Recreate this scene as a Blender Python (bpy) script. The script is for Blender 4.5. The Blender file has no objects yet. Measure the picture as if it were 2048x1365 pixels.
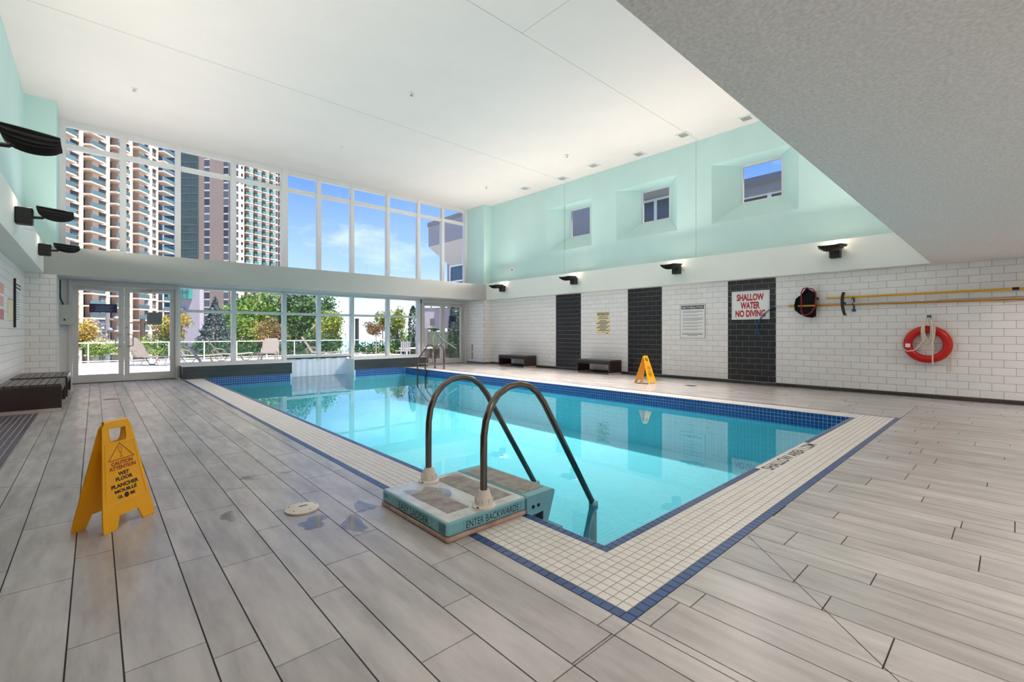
import bpy, math, random
import numpy as np
from mathutils import Vector, Matrix

sc = bpy.context.scene
COL = sc.collection
random.seed(7)
RNG = np.random.default_rng(11)

# ------------------------------------------------------------------ camera
FPX, CX, HY, CAMH = 915.0, 1024.0, 665.5, 1.2
TH = math.atan(834 / FPX)
cam = bpy.data.cameras.new('camera')
cam.sensor_width = 36.0
cam.lens = 36.0 * FPX / 2048
cam.shift_y = -(682.5 - HY) / 2048
cam.clip_end = 3000
cam_o = bpy.data.objects.new('camera', cam)
COL.objects.link(cam_o)
cam_o.location = (0, 0, CAMH)
cam_o.rotation_euler = (math.pi / 2, 0, -TH)
sc.camera = cam_o

# ------------------------------------------------------------------ view
sc.view_settings.view_transform = 'Standard'
sc.view_settings.look = 'None'
sc.view_settings.gamma = 1.0
sc.view_settings.use_curve_mapping = False
sc.view_settings.exposure = 0.76

UPLIGHT_W = 35.0
VENT_FILL_W = 860.0  # fill lamps added to the ceiling vents
SOFFIT_FILL_W = 66.0  # fill lights added to the low ceiling, unseen
SKY_STRENGTH = 1.02
SUN_STRENGTH = 8.4


def L(r, g, b):
    def f(c):
        c /= 255.0
        return c / 12.92 if c <= 0.04045 else ((c + 0.055) / 1.055) ** 2.4
    return (f(r), f(g), f(b), 1.0)


# ------------------------------------------------------------------ world
world = bpy.data.worlds.new('sky')
sc.world = world
world.use_nodes = True
nt = world.node_tree
nt.nodes.clear()
out = nt.nodes.new('ShaderNodeOutputWorld')
bg = nt.nodes.new('ShaderNodeBackground')
tc = nt.nodes.new('ShaderNodeTexCoord')
sep = nt.nodes.new('ShaderNodeSeparateXYZ')
ramp = nt.nodes.new('ShaderNodeValToRGB')
e = ramp.color_ramp.elements
e[0].position = 0.0
e[0].color = L(248, 250, 255)
e[1].position = 0.62
e[1].color = L(62, 108, 212)
k = e.new(0.13)
k.color = L(160, 190, 240)
k = e.new(0.32)
k.color = L(88, 134, 224)
mp = nt.nodes.new('ShaderNodeMapping')
mp.inputs['Scale'].default_value = (2.2, 2.2, 6.5)
noi = nt.nodes.new('ShaderNodeTexNoise')
noi.inputs['Scale'].default_value = 1.6
noi.inputs['Detail'].default_value = 7
noi.inputs['Roughness'].default_value = 0.58
cr = nt.nodes.new('ShaderNodeValToRGB')
cr.color_ramp.elements[0].position = 0.56
cr.color_ramp.elements[1].position = 0.80
mix = nt.nodes.new('ShaderNodeMixRGB')
mix.inputs[2].default_value = (0.80, 0.84, 0.92, 1)
nt.links.new(tc.outputs['Generated'], sep.inputs[0])
nt.links.new(sep.outputs['Z'], ramp.inputs[0])
nt.links.new(tc.outputs['Generated'], mp.inputs[0])
nt.links.new(mp.outputs[0], noi.inputs['Vector'])
nt.links.new(noi.outputs[0], cr.inputs[0])
nt.links.new(cr.outputs[0], mix.inputs[0])
nt.links.new(ramp.outputs[0], mix.inputs[1])
nt.links.new(mix.outputs[0], bg.inputs['Color'])
bg.inputs['Strength'].default_value = SKY_STRENGTH
nt.links.new(bg.outputs[0], out.inputs[0])

# ------------------------------------------------------------------ sun
sun = bpy.data.lights.new('sun', 'SUN')
sun.energy = SUN_STRENGTH
sun.color = (1.0, 0.95, 0.88)
sun.angle = 0.01
sun_o = bpy.data.objects.new('sun', sun)
COL.objects.link(sun_o)
to_sun = Vector((0.14, -0.36, 0.92)).normalized()
sun_o.rotation_euler = to_sun.to_track_quat('Z', 'Y').to_euler()
sun_o.location = (0, -10, 40)


# ================================================================== helpers
class MB:
    def __init__(s):
        s.v = []
        s.f = []

    def quad(s, a, b, c, d):
        n = len(s.v)
        s.v += [tuple(a), tuple(b), tuple(c), tuple(d)]
        s.f.append((n, n + 1, n + 2, n + 3))
        return s

    def poly(s, pts):
        n = len(s.v)
        s.v += [tuple(p) for p in pts]
        s.f.append(tuple(range(n, n + len(pts))))
        return s

    def box(s, x0, x1, y0, y1, z0, z1, bottom=True):
        if x0 > x1: x0, x1 = x1, x0
        if y0 > y1: y0, y1 = y1, y0
        if z0 > z1: z0, z1 = z1, z0
        n = len(s.v)
        s.v += [(x0, y0, z0), (x1, y0, z0), (x1, y1, z0), (x0, y1, z0),
                (x0, y0, z1), (x1, y0, z1), (x1, y1, z1), (x0, y1, z1)]
        fs = [(4, 5, 6, 7), (0, 1, 5, 4), (1, 2, 6, 5), (2, 3, 7, 6), (3, 0, 4, 7)]
        if bottom: fs.append((3, 2, 1, 0))
        s.f += [tuple(n + i for i in f) for f in fs]
        return s

    def bbox(s, x0, x1, y0, y1, z0, z1, b):
        """box with chamfered vertical and top/bottom edges (outline rings)"""
        def ring(i, z):
            return [(x0 + i + b, y0 + i, z), (x1 - i - b, y0 + i, z), (x1 - i, y0 + i + b, z), (x1 - i, y1 - i - b, z),
                    (x1 - i - b, y1 - i, z), (x0 + i + b, y1 - i, z), (x0 + i, y1 - i - b, z), (x0 + i, y0 + i + b, z)]
        rings = [ring(b, z0), ring(0, z0 + b), ring(0, z1 - b), ring(b * .3, z1 - b * .3), ring(b, z1)]
        s.loft(rings, True, True)
        return s

    def loft(s, rings, cap0=False, cap1=False, closed=True):
        n = len(s.v)
        m = len(rings[0])
        for r in rings:
            s.v += [tuple(p) for p in r]
        for i in range(len(rings) - 1):
            for j in range(m if closed else m - 1):
                a = n + i * m + j
                b = n + i * m + (j + 1) % m
                s.f.append((a, b, b + m, a + m))
        if cap0: s.f.append(tuple(n + j for j in reversed(range(m))))
        if cap1: s.f.append(tuple(n + (len(rings) - 1) * m + j for j in range(m)))
        return s

    def tube(s, pts, r, seg=10, cap=True):
        pts = [Vector(p) for p in pts]
        rs = r if isinstance(r, (list, tuple)) else [r] * len(pts)
        rings = []
        up = None
        for i, p in enumerate(pts):
            if i == 0: t = pts[1] - p
            elif i == len(pts) - 1: t = p - pts[i - 1]
            else: t = (pts[i + 1] - p).normalized() + (p - pts[i - 1]).normalized()
            t.normalize()
            if up is None:
                up = Vector((0, 0, 1)) if abs(t.z) < .9 else Vector((1, 0, 0))
            a = t.cross(up)
            if a.length < 1e-5: a = t.cross(Vector((1, 0.3, 0)))
            a.normalize()
            b = a.cross(t).normalized()
            up = b
            rings.append([p + (a * math.cos(2 * math.pi * q / seg) + b * math.sin(2 * math.pi * q / seg)) * rs[i] for q in range(seg)])
        s.loft(rings, cap, cap)
        return s

    def lathe(s, prof, cx=0, cy=0, seg=24, cap0=True, cap1=True):
        rings = [[(cx + r * math.cos(2 * math.pi * q / seg), cy + r * math.sin(2 * math.pi * q / seg), z) for q in range(seg)] for r, z in prof]
        s.loft(rings, cap0, cap1)
        return s

    def torus(s, c, R, r, axis='x', seg=48, sub=16):
        rings = []
        for i in range(seg):
            a = 2 * math.pi * i / seg
            ring = []
            for j in range(sub):
                b = 2 * math.pi * j / sub
                rad = R + r * math.cos(b)
                ring.append((c[0] + r * math.sin(b), c[1] + rad * math.cos(a), c[2] + rad * math.sin(a)))
            rings.append(ring)
        rings.append(rings[0])
        s.loft(rings)
        return s

    def xf(s, M):
        s.v = [tuple(M @ Vector(p)) for p in s.v]
        return s

    def mesh(s, name, off=(0, 0, 0)):
        me = bpy.data.meshes.new(name)
        ox, oy, oz = off
        me.from_pydata([(x - ox, y - oy, z - oz) for x, y, z in s.v], [], s.f)
        me.update()
        return me


def smooth(o, ang=40):
    me = o.data
    me.polygons.foreach_set('use_smooth', [True] * len(me.polygons))
    try:
        me.set_sharp_from_angle(angle=math.radians(ang))
    except Exception:
        pass
    return o


def link(name, me, mat, parent=None, loc=(0, 0, 0)):
    o = bpy.data.objects.new(name, me)
    COL.objects.link(o)
    if mat is not None and len(me.materials) == 0:
        me.materials.append(mat)
    if parent is not None:
        o.parent = parent
    o.location = loc
    return o


def part(name, mb, mat, parent, kind=None, label=None, sm=False):
    """mesh given in world coordinates, parented to a thing that is only translated"""
    off = parent.location if parent is not None else (0, 0, 0)
    if parent is not None and parent.parent is not None:
        off = Vector(parent.location) + Vector(parent.parent.location)
    o = link(name, mb.mesh(name, off), mat, parent)
    if kind: o['kind'] = kind
    if label: o['label'] = label
    if sm: smooth(o)
    return o


def thing(name, label, cat, loc=(0, 0, 0), group=None, rotz=0):
    o = bpy.data.objects.new(name, None)
    COL.objects.link(o)
    o.empty_display_size = .1
    o.location = loc
    o.rotation_euler = (0, 0, rotz)
    o['label'] = label
    o['category'] = cat
    if group: o['group'] = group
    return o


def tag(o, label, cat, group=None, kind=None):
    o['label'] = label
    o['category'] = cat
    if group: o['group'] = group
    if kind: o['kind'] = kind
    return o


def struct(name, mb, mat, label=None, cat=None):
    o = link(name, mb.mesh(name), mat)
    o['kind'] = 'structure'
    if label: o['label'] = label
    if cat: o['category'] = cat
    return o


def struct_empty(name, label=None, cat=None):
    o = bpy.data.objects.new(name, None)
    COL.objects.link(o)
    o['kind'] = 'structure'
    if label: o['label'] = label
    if cat: o['category'] = cat
    return o


ST, CT = math.sin(TH), math.cos(TH)


def proj(x, y, z):
    d = x * ST + y * CT
    if d < .15: return None
    l = x * CT - y * ST
    return (CX + FPX * l / d, HY - FPX * (z - CAMH) / d, d)


# ------------------------------------------------------------------ materials
MATS = {}


def mat(name, col, rough=0.5, metal=0.0, noise=0.0, nscale=8.0, stretch=(1, 1, 1), rand=0.0, bump=0.0, bscale=60.0,
        col2=None, spec=0.5, emit=0.0, transl=0.0, coat=0.0):
    if name in MATS: return MATS[name]
    m = bpy.data.materials.new(name)
    m.use_nodes = True
    t = m.node_tree
    b = t.nodes['Principled BSDF']
    b.inputs['Roughness'].default_value = rough
    b.inputs['Metallic'].default_value = metal
    b.inputs['Specular IOR Level'].default_value = spec
    b.inputs['Coat Weight'].default_value = coat
    src = None
    rgb = t.nodes.new('ShaderNodeRGB')
    rgb.outputs[0].default_value = col
    src = rgb.outputs[0]
    geo = t.nodes.new('ShaderNodeNewGeometry')
    if noise > 0 or col2:
        mpn = t.nodes.new('ShaderNodeMapping')
        mpn.inputs['Scale'].default_value = stretch
        n = t.nodes.new('ShaderNodeTexNoise')
        n.inputs['Scale'].default_value = nscale
        n.inputs['Detail'].default_value = 6
        n.inputs['Roughness'].default_value = .6
        t.links.new(geo.outputs['Position'], mpn.inputs[0])
        t.links.new(mpn.outputs[0], n.inputs['Vector'])
        rp = t.nodes.new('ShaderNodeValToRGB')
        rp.color_ramp.elements[0].position = .34
        rp.color_ramp.elements[1].position = .68
        t.links.new(n.outputs[0], rp.inputs[0])
        mx = t.nodes.new('ShaderNodeMixRGB')
        if col2:
            mx.inputs[2].default_value = col2
        else:
            mx.inputs[2].default_value = tuple(c * (1 - noise) for c in col[:3]) + (1,)
        t.links.new(rp.outputs[0], mx.inputs[0])
        t.links.new(src, mx.inputs[1])
        src = mx.outputs[0]
    if rand > 0:
        oi = t.nodes.new('ShaderNodeObjectInfo')
        ad = t.nodes.new('ShaderNodeMath')
        ad.operation = 'ADD'
        t.links.new(oi.outputs['Random'], ad.inputs[0])
        t.links.new(geo.outputs['Random Per Island'], ad.inputs[1])
        fr = t.nodes.new('ShaderNodeMath')
        fr.operation = 'FRACT'
        t.links.new(ad.outputs[0], fr.inputs[0])
        mr = t.nodes.new('ShaderNodeMapRange')
        mr.inputs['To Min'].default_value = 1 - rand
        mr.inputs['To Max'].default_value = 1 + rand
        t.links.new(fr.outputs[0], mr.inputs['Value'])
        hv = t.nodes.new('ShaderNodeHueSaturation')
        t.links.new(mr.outputs[0], hv.inputs['Value'])
        t.links.new(src, hv.inputs['Color'])
        src = hv.outputs[0]
    t.links.new(src, b.inputs['Base Color'])
    if bump > 0:
        nb = t.nodes.new('ShaderNodeTexNoise')
        nb.inputs['Scale'].default_value = bscale
        nb.inputs['Detail'].default_value = 4
        mpb = t.nodes.new('ShaderNodeMapping')
        mpb.inputs['Scale'].default_value = stretch
        t.links.new(geo.outputs['Position'], mpb.inputs[0])
        t.links.new(mpb.outputs[0], nb.inputs['Vector'])
        bp = t.nodes.new('ShaderNodeBump')
        bp.inputs['Strength'].default_value = bump
        bp.inputs['Distance'].default_value = .01
        t.links.new(nb.outputs[0], bp.inputs['Height'])
        t.links.new(bp.outputs[0], b.inputs['Normal'])
    if emit > 0:
        b.inputs['Emission Color'].default_value = col
        b.inputs['Emission Strength'].default_value = emit
    if transl > 0:
        tr = t.nodes.new('ShaderNodeBsdfTranslucent')
        t.links.new(src, tr.inputs['Color'])
        ms = t.nodes.new('ShaderNodeMixShader')
        ms.inputs[0].default_value = transl
        t.links.new(b.outputs[0], ms.inputs[1])
        t.links.new(tr.outputs[0], ms.inputs[2])
        t.links.new(ms.outputs[0], t.nodes['Material Output'].inputs['Surface'])
    MATS[name] = m
    return m


def clear_mat(name, tint, ior, rough=0.0, bump=0.0, bscale=4.0, stretch=(1, 1, 1), glossy=(1, 1, 1, 1)):
    """see-through sheet: straight transmission plus fresnel mirror"""
    m = bpy.data.materials.new(name)
    m.use_nodes = True
    t = m.node_tree
    t.nodes.clear()
    o = t.nodes.new('ShaderNodeOutputMaterial')
    tr = t.nodes.new('ShaderNodeBsdfTransparent')
    tr.inputs[0].default_value = tint
    gl = t.nodes.new('ShaderNodeBsdfGlossy')
    gl.inputs['Color'].default_value = glossy
    gl.inputs['Roughness'].default_value = rough
    fr = t.nodes.new('ShaderNodeFresnel')
    fr.inputs['IOR'].default_value = ior
    mx = t.nodes.new('ShaderNodeMixShader')
    t.links.new(fr.outputs[0], mx.inputs[0])
    t.links.new(tr.outputs[0], mx.inputs[1])
    t.links.new(gl.outputs[0], mx.inputs[2])
    t.links.new(mx.outputs[0], o.inputs['Surface'])
    if bump > 0:
        geo = t.nodes.new('ShaderNodeNewGeometry')
        mpb = t.nodes.new('ShaderNodeMapping')
        mpb.inputs['Scale'].default_value = stretch
        nb = t.nodes.new('ShaderNodeTexNoise')
        nb.inputs['Scale'].default_value = bscale
        nb.inputs['Detail'].default_value = 2
        t.links.new(geo.outputs['Position'], mpb.inputs[0])
        t.links.new(mpb.outputs[0], nb.inputs['Vector'])
        bp = t.nodes.new('ShaderNodeBump')
        bp.inputs['Strength'].default_value = bump
        bp.inputs['Distance'].default_value = .01
        t.links.new(nb.outputs[0], bp.inputs['Height'])
        t.links.new(bp.outputs[0], gl.inputs['Normal'])
        t.links.new(bp.outputs[0], fr.inputs['Normal'])
    MATS[name] = m
    return m


M_ceil = mat('ceiling_stucco', L(228, 220, 217), .9, noise=.03, nscale=1.2, bump=.08, bscale=90)
M_soffit = mat('soffit_stucco', L(244, 240, 237), .95, noise=.22, nscale=55.0, bump=.5, bscale=70)
M_mint = mat('mint_plaster', L(200, 230, 227), .8, noise=.05, nscale=1.3, bump=.04)
M_white = mat('white_plaster', L(232, 236, 230), .8, noise=.03, nscale=1.5, bump=.05)
M_beam = mat('beam_plaster', L(180, 179, 176), .85, noise=.04, nscale=1.2, bump=.05)
M_seam = mat('seam_shadow_gap', L(150, 160, 155), .9)
M_seam2 = mat('ceiling_seam_gap', L(165, 163, 160), .9)
M_grout = mat('floor_grout', L(62, 58, 58), .9)
M_wgrout = mat('wall_grout', L(112, 110, 111), .9)
M_floor = mat('stone_floor_tile', L(192, 187, 185), .26, col2=L(164, 159, 157), nscale=3.2, stretch=(3.0, .55, 1), rand=.09, bump=.05,
              bscale=30)
M_wtile = mat('white_wall_tile', L(243, 241, 240), .30, rand=.025, noise=.03, nscale=3)
M_btile = mat('black_wall_tile', L(34, 32, 35), .34, rand=.15, noise=.1, nscale=5)
M_bgrout = mat('black_tile_grout', L(205, 203, 203), .9)
M_cope = mat('white_mosaic_tile', L(226, 220, 214), .42, rand=.035, noise=.05, nscale=6)
M_navy = mat('navy_mosaic_tile', L(58, 84, 134), .28, rand=.10, noise=.10, nscale=9)
M_cgrout = mat('mosaic_grout', L(98, 86, 78), .9)
M_blue = mat('cobalt_waterline_tile', L(24, 78, 150), .18, rand=.20)
M_bluegrout = mat('waterline_grout', L(186, 204, 222), .8)
M_darkmos = mat('dark_mosaic_tile', L(88, 82, 90), .45, rand=.12)
M_darkgrout = mat('dark_mosaic_grout', L(190, 186, 190), .9)
M_alu = mat('window_aluminium', L(222, 222, 222), .38, noise=.02)
M_door = mat('door_aluminium', L(206, 204, 203), .36, metal=.15)
M_slate = mat('slate_sill', L(62, 68, 72), .45, col2=L(44, 50, 54), nscale=2.5, stretch=(.6, 1, 5), bump=.08, bscale=12)
M_steel = mat('brushed_steel', L(122, 111, 104), .2, metal=1.0)
M_chrome = mat('chrome', L(205, 205, 205), .15, metal=1.0)
M_black = mat('black_metal', L(26, 24, 24), .45)
M_wood = mat('wenge_wood', L(52, 34, 32), .35, col2=L(36, 24, 24), nscale=4, stretch=(8, .5, 8))
M_woodtop = mat('wenge_slat', L(92, 80, 76), .3, col2=L(70, 60, 58), nscale=4, stretch=(8, .5, 8))
M_foot = mat('bench_foot_metal', L(196, 186, 180), .4, metal=.4)
M_yellow = mat('yellow_plastic', L(255, 182, 14), .38, noise=.03)
M_red = mat('red_vinyl', L(205, 24, 22), .3, noise=.05)
M_rope = mat('cream_rope', L(232, 222, 205), .8, bump=.4, bscale=200)
M_signw = mat('sign_white', L(240, 240, 240), .4)
M_signc = mat('sign_cream', L(240, 228, 186), .5)
M_inkr = mat('ink_red', L(178, 18, 30), .5)
M_inkk = mat('ink_black', L(24, 22, 22), .5)
M_inkg = mat('ink_grey', L(120, 120, 122), .6)
M_inko = mat('ink_orange_red', L(160, 60, 8), .5)
M_navyp = mat('navy_sign', L(24, 44, 92), .4)
M_aqua = mat('aqua_plastic', L(128, 186, 196), .35, noise=.10, nscale=5)
M_aquatop = mat('worn_aqua_deck', L(226, 230, 228), .2, col2=L(188, 188, 184), nscale=5, stretch=(2, 1, 1))
M_grit = mat('grit_tread', L(172, 164, 156), .5, col2=L(132, 122, 114), nscale=14, bump=.2, bscale=150)
M_beige = mat('stained_base_plastic', L(196, 172, 156), .6, col2=L(150, 110, 92), nscale=8)
M_cone = mat('offwhite_plastic', L(226, 216, 206), .45)
M_pole_y = mat('yellow_pole', L(226, 172, 30), .35)
M_pole_o = mat('amber_pole', L(214, 150, 44), .35)
M_blueplastic = mat('blue_plastic', L(30, 78, 130), .4)
M_mesh = mat('black_net_mesh', L(20, 20, 22), .9)
M_netred = mat('maroon_frame', L(150, 26, 48), .4)
M_grey = mat('grey_box_enamel', L(190, 192, 188), .4)
M_pool = mat('pool_finish', L(150, 226, 238), .5)
M_glass = clear_mat('window_glass', (.93, .96, .96, 1), 1.35)
M_water = clear_mat('pool_water', (.74, .97, .99, 1), 1.33, 0.0, .045, 3.2)
M_puddle = clear_mat('puddle_water', (.97, .97, .97, 1), 1.33)
M_lamp = mat('lamp_lens', (1, .93, .82, 1), .5, emit=6.0)
M_flap = mat('vinyl_flap', L(253, 253, 254), .35, transl=.35)

# pool mosaic grid in the pool finish
t = M_pool.node_tree
bs = t.nodes['Principled BSDF']
g = t.nodes.new('ShaderNodeNewGeometry')
br = t.nodes.new('ShaderNodeTexBrick')
br.offset = 0
br.inputs['Scale'].default_value = 1.0
br.inputs['Brick Width'].default_value = .054
br.inputs['Row Height'].default_value = .054
br.inputs['Mortar Size'].default_value = .0022
br.inputs['Color1'].default_value = L(140, 222, 238)
br.inputs['Color2'].default_value = L(150, 228, 242)
br.inputs['Mortar'].default_value = L(100, 186, 208)
t.links.new(g.outputs['Position'], br.inputs['Vector'])
t.links.new(br.outputs['Color'], bs.inputs['Base Color'])

# ================================================================== ROOM
XL, XR = -1.07, 11.33
YB, YF = -3.0, 14.80            # back wall, glazing line
ZC, ZS, YS = 6.08, 2.44, 1.0    # ceiling, soffit height, soffit edge
YP = 13.6                       # pilaster / beam face
PX0, PX1, PY0, PY1 = 2.119, 7.860, 1.553, 14.10   # pool inside
PT = 0.0541
CX0, CX1, CY0 = PX0 - 9 * PT, PX1 + 9 * PT, PY0 - 9 * PT
ZW = -0.155

# ---- floor bed with pool opening
fb = MB()
zt = -.004
fb.box(XL, CX0, YB, YF, -.25, zt)
fb.box(CX1, XR, YB, YF, -.25, zt)
fb.box(CX0, CX1, YB, CY0, -.25, zt)
floor = struct('floor', fb, M_grout, 'grey stone plank tile floor around the pool', 'floor')

# ---- floor planks
strips = []
kx = -4
while True:
    a = .32 + .4 * kx
    if a > XR: break
    strips.append((a, a + .155))
    strips.append((a + .155, a + .4))
    kx += 1
LEN = .94
joint_known = {.32: 2.92, .475: 2.72, .72: 3.074, .875: 3.329, 1.12: 3.557, 1.275: 2.958, 1.52: 2.09, -.08: 3.35, -.325: 3.1, .075: 3.05,
               2.32: .56, 2.475: .715, 2.075: .316, 2.875: .876, 3.12: .66, 3.275: .12, 2.72: .46}
rects = []
rr = random.Random(3)


def minus(r, h):
    x0, x1, y0, y1 = r
    a0, a1, b0, b1 = h
    if x1 <= a0 or x0 >= a1 or y1 <= b0 or y0 >= b1: return [r]
    o = []
    if x0 < a0: o.append((x0, a0, y0, y1)); x0 = a0
    if x1 > a1: o.append((a1, x1, y0, y1)); x1 = a1
    if y0 < b0: o.append((x0, x1, y0, b0))
    if y1 > b1: o.append((x0, x1, b1, y1))
    return o


for a, b in strips:
    off = None
    for kk, vv in joint_known.items():
        if abs(kk - a) < .02: off = vv
    if off is None: off = rr.random() * LEN
    y = off - math.ceil((off - YB) / LEN) * LEN
    while y < YF:
        for r in minus((max(a, -.61), min(b, XR - .09), max(y, YB), min(y + LEN, YF)), (CX0, CX1, CY0, 20)):
            if r[1] - r[0] > .015 and r[3] - r[2] > .015:
                rects.append(r)
        y += LEN
# control joint either side of the pool
r2 = []
for r in rects:
    if r[2] < CY0 - .03 < r[3] and (r[1] < CX0 + .02 and r[0] > 1.0 or r[0] > CX1 - .02 and r[1] < 10):
        r2 += [(r[0], r[1], r[2], CY0), (r[0], r[1], CY0, r[3])]
    else:
        r2.append(r)
rects = [r for r in r2 if r[3] - r[2] > .01]


def area_px(pts):
    P = [proj(*p) for p in pts]
    if any(p is None for p in P): return 0
    if max(p[0] for p in P) < 0 or min(p[0] for p in P) > 2048 or max(p[1] for p in P) < 0 or min(p[1] for p in P) > 1365: return 0
    s = 0
    for i in range(len(P)):
        x0, y0, _ = P[i]
        x1, y1, _ = P[(i + 1) % len(P)]
        s += x0 * y1 - x1 * y0
    return abs(s) / 2


CACHE = {}


def piece(name, key, build, m, parent, loc):
    kk = (name, m.name, key)
    if kk not in CACHE:
        me = build().mesh(name)
        me.materials.append(m)
        CACHE[kk] = me
    o = bpy.data.objects.new(name, CACHE[kk])
    COL.objects.link(o)
    o.parent = parent
    o.location = loc
    return o


GAP = .0028
rects.sort(key=lambda r: -area_px([(r[0], r[2], 0), (r[1], r[2], 0), (r[1], r[3], 0), (r[0], r[3], 0)]))
rest = MB()
for i, r in enumerate(rects):
    w, l = round(r[1] - r[0] - 2 * GAP, 4), round(r[3] - r[2] - 2 * GAP, 4)
    if w <= 0 or l <= 0: continue
    if i < 300:
        piece('floor_tile', (w, l), lambda: MB().box(0, w, 0, l, -.006, 0, False), M_floor, floor, (r[0] + GAP, r[2] + GAP, 0))
    else:
        rest.box(r[0] + GAP, r[1] - GAP, r[2] + GAP, r[3] - GAP, -.006, 0, False)
part('floor_tile_field', rest, M_floor, floor, 'stuff')


# diagonal cuts towards the drains
def floor_cut(a, b, w=.002):
    d = Vector((b[0] - a[0], b[1] - a[1], 0)).normalized()
    n = Vector((-d.y, d.x, 0)) * w
    A, B = Vector((a[0], a[1], .0004)), Vector((b[0], b[1], .0004))
    part('cut_joint', MB().quad(A - n, A + n, B + n, B - n), M_grout, floor)


floor_cut((2.85, 1.06), (1.75, -.02))
floor_cut((-.60, 4.27), (.80, 5.51), .0012)
floor_cut((.80, 5.51), (1.62, 6.3), .0012)
floor_cut((-.60, 5.33), (1.62, 3.26), .0012)

# dark mosaic strip along the left wall and at the foot of the right wall
dm = MB().box(XL, -.612, YB, YP, -.006, -.0015)
part('mosaic_strip_bed', dm, M_darkgrout, floor)
mm = MB()
for i in range(8):
    for j in range(int((YP - YB) / .057)):
        x = XL + .004 + i * .057
        y = YB + j * .057
        mm.box(x, x + .050, y, y + .0555, -.003, 0, False)
part('mosaic_strip', mm, M_darkmos, floor, 'stuff')
mm = MB()
for j in range(int((YP - YB) / .075)):
    y = YB + j * .075
    mm.box(XR - .088, XR - .002, y, y + .072, -.004, .002, False)
    mm.box(XR - .010, XR - .002, y, y + .072, 0, .055, False)
part('base_mosaic', mm, mat('base_mosaic_tile', L(74, 66, 64), .4, rand=.1), floor, 'stuff')

# ---- pool basin
DEEP = -1.0
pb = MB()
OX0, OX1, OY1 = 4.22, 6.07, 14.72
pb.quad((PX0, PY0, DEEP), (PX1, PY0, DEEP), (PX1, PY1, DEEP), (PX0, PY1, DEEP))
pb.quad((PX0, PY0, DEEP), (PX0, PY0, -.02), (PX1, PY0, -.02), (PX1, PY0, DEEP))
pb.quad((PX0, PY0, DEEP), (PX0, PY1, DEEP), (PX0, PY1, -.02), (PX0, PY0, -.02))
pb.quad((PX1, PY0, DEEP), (PX1, PY0, -.02), (PX1, PY1, -.02), (PX1, PY1, DEEP))
pb.quad((PX0, PY1, DEEP), (OX0, PY1, DEEP), (OX0, PY1, 0), (PX0, PY1, 0))
pb.quad((OX1, PY1, DEEP), (PX1, PY1, DEEP), (PX1, PY1, 0), (OX1, PY1, 0))
pb.quad((OX0, PY1, DEEP), (OX1, PY1, DEEP), (OX1, PY1, -.6), (OX0, PY1, -.6))
pb.quad((OX0, PY1, -.6), (OX1, PY1, -.6), (OX1, OY1 + .5, -.6), (OX0, OY1 + .5, -.6))
pb.quad((OX0, PY1, -.6), (OX0, OY1 + .5, -.6), (OX0, OY1 + .5, -.05), (OX0, PY1, -.05))
pb.quad((OX1, PY1, -.6), (OX1, OY1 + .5, -.6), (OX1, OY1 + .5, -.05), (OX1, PY1, -.05))
pb.quad((OX0, OY1 + .5, -.6), (OX1, OY1 + .5, -.6), (OX1, OY1 + .5, -.05), (OX0, OY1 + .5, -.05))
basin = struct('floor_pool_basin', pb, M_pool, 'turquoise mosaic pool basin under the water', 'pool')
# waterline tiles
WLR = [-.002 - i * PT for i in range(5)]
bk = MB()
e_ = .004
bk.box(PX0, PX0 + e_, PY0, PY1, -.225, -.002)
bk.box(PX1 - e_, PX1, PY0, PY1, -.225, -.002)
bk.box(PX0, PX1, PY0, PY0 + e_, -.225, -.002)
bk.box(PX0, OX0, PY1 - e_, PY1, -.225, .012)
bk.box(OX1, PX1, PY1 - e_, PY1, -.225, .012)
part('waterline_grout_bed', bk, M_bluegrout, basin)
wl = MB()
for i in range(4):
    z1 = -.004 - i * PT
    z0 = z1 - PT + .006
    for j in range(int((PY1 - PY0) / PT)):
        y = PY0 + j * PT
        wl.box(PX1 - .007, PX1 - .003, y + .003, y + PT - .003, z0, z1)
        wl.box(PX0 + .003, PX0 + .007, y + .003, y + PT - .003, z0, z1)
    for j in range(int((PX1 - PX0) / PT)):
        x = PX0 + j * PT
        wl.box(x + .003, x + PT - .003, PY0 + .003, PY0 + .007, z0, z1)
        if x + PT < OX0 or x > OX1:
            wl.box(x + .003, x + PT - .003, PY1 - .007, PY1 - .003, z0 + .014, z1 + .014)
part('waterline_tile', wl, M_blue, basin, 'stuff')

# ---- coping mosaic
cb = MB()
cb.box(CX0, PX0, CY0, PY1, -.05, -.003)
cb.box(PX1, CX1, CY0, PY1, -.05, -.003)
cb.box(PX0, PX1, CY0, PY0, -.05, -.003)
coping = struct('trim_1', cb, M_cgrout, 'white mosaic pool coping with navy blue border lines', 'pool coping')
cells = []
ny = int(round((PY1 - CY0) / PT))
nx = int(round((CX1 - CX0) / PT))
for i in range(nx):
    for j in range(ny):
        d = min(i, nx - 1 - i, j)
        if d > 8: continue
        x, y = CX0 + i * PT, CY0 + j * PT
        if y + PT > PY1 + .01: continue
        cells.append((x, y, d in (0, 8)))
cells.sort(key=lambda c: -area_px([(c[0], c[1], 0), (c[0] + PT, c[1], 0), (c[0] + PT, c[1] + PT, 0), (c[0], c[1] + PT, 0)]))
wr, nr = MB(), MB()
g_ = .0023
for i, (x, y, nv) in enumerate(cells):
    if i < 300:
        piece('mosaic_tile', 1, lambda: MB().box(0, PT - 2 * g_, 0, PT - 2 * g_, -.004, .0005, False), M_navy if nv else M_cope, coping, (x + g_, y + g_, 0))
    else:
        (nr if nv else wr).box(x + g_, x + PT - g_, y + g_, y + PT - g_, -.004, .0005, False)
part('mosaic_tile_field', wr, M_cope, coping, 'stuff')
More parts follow.
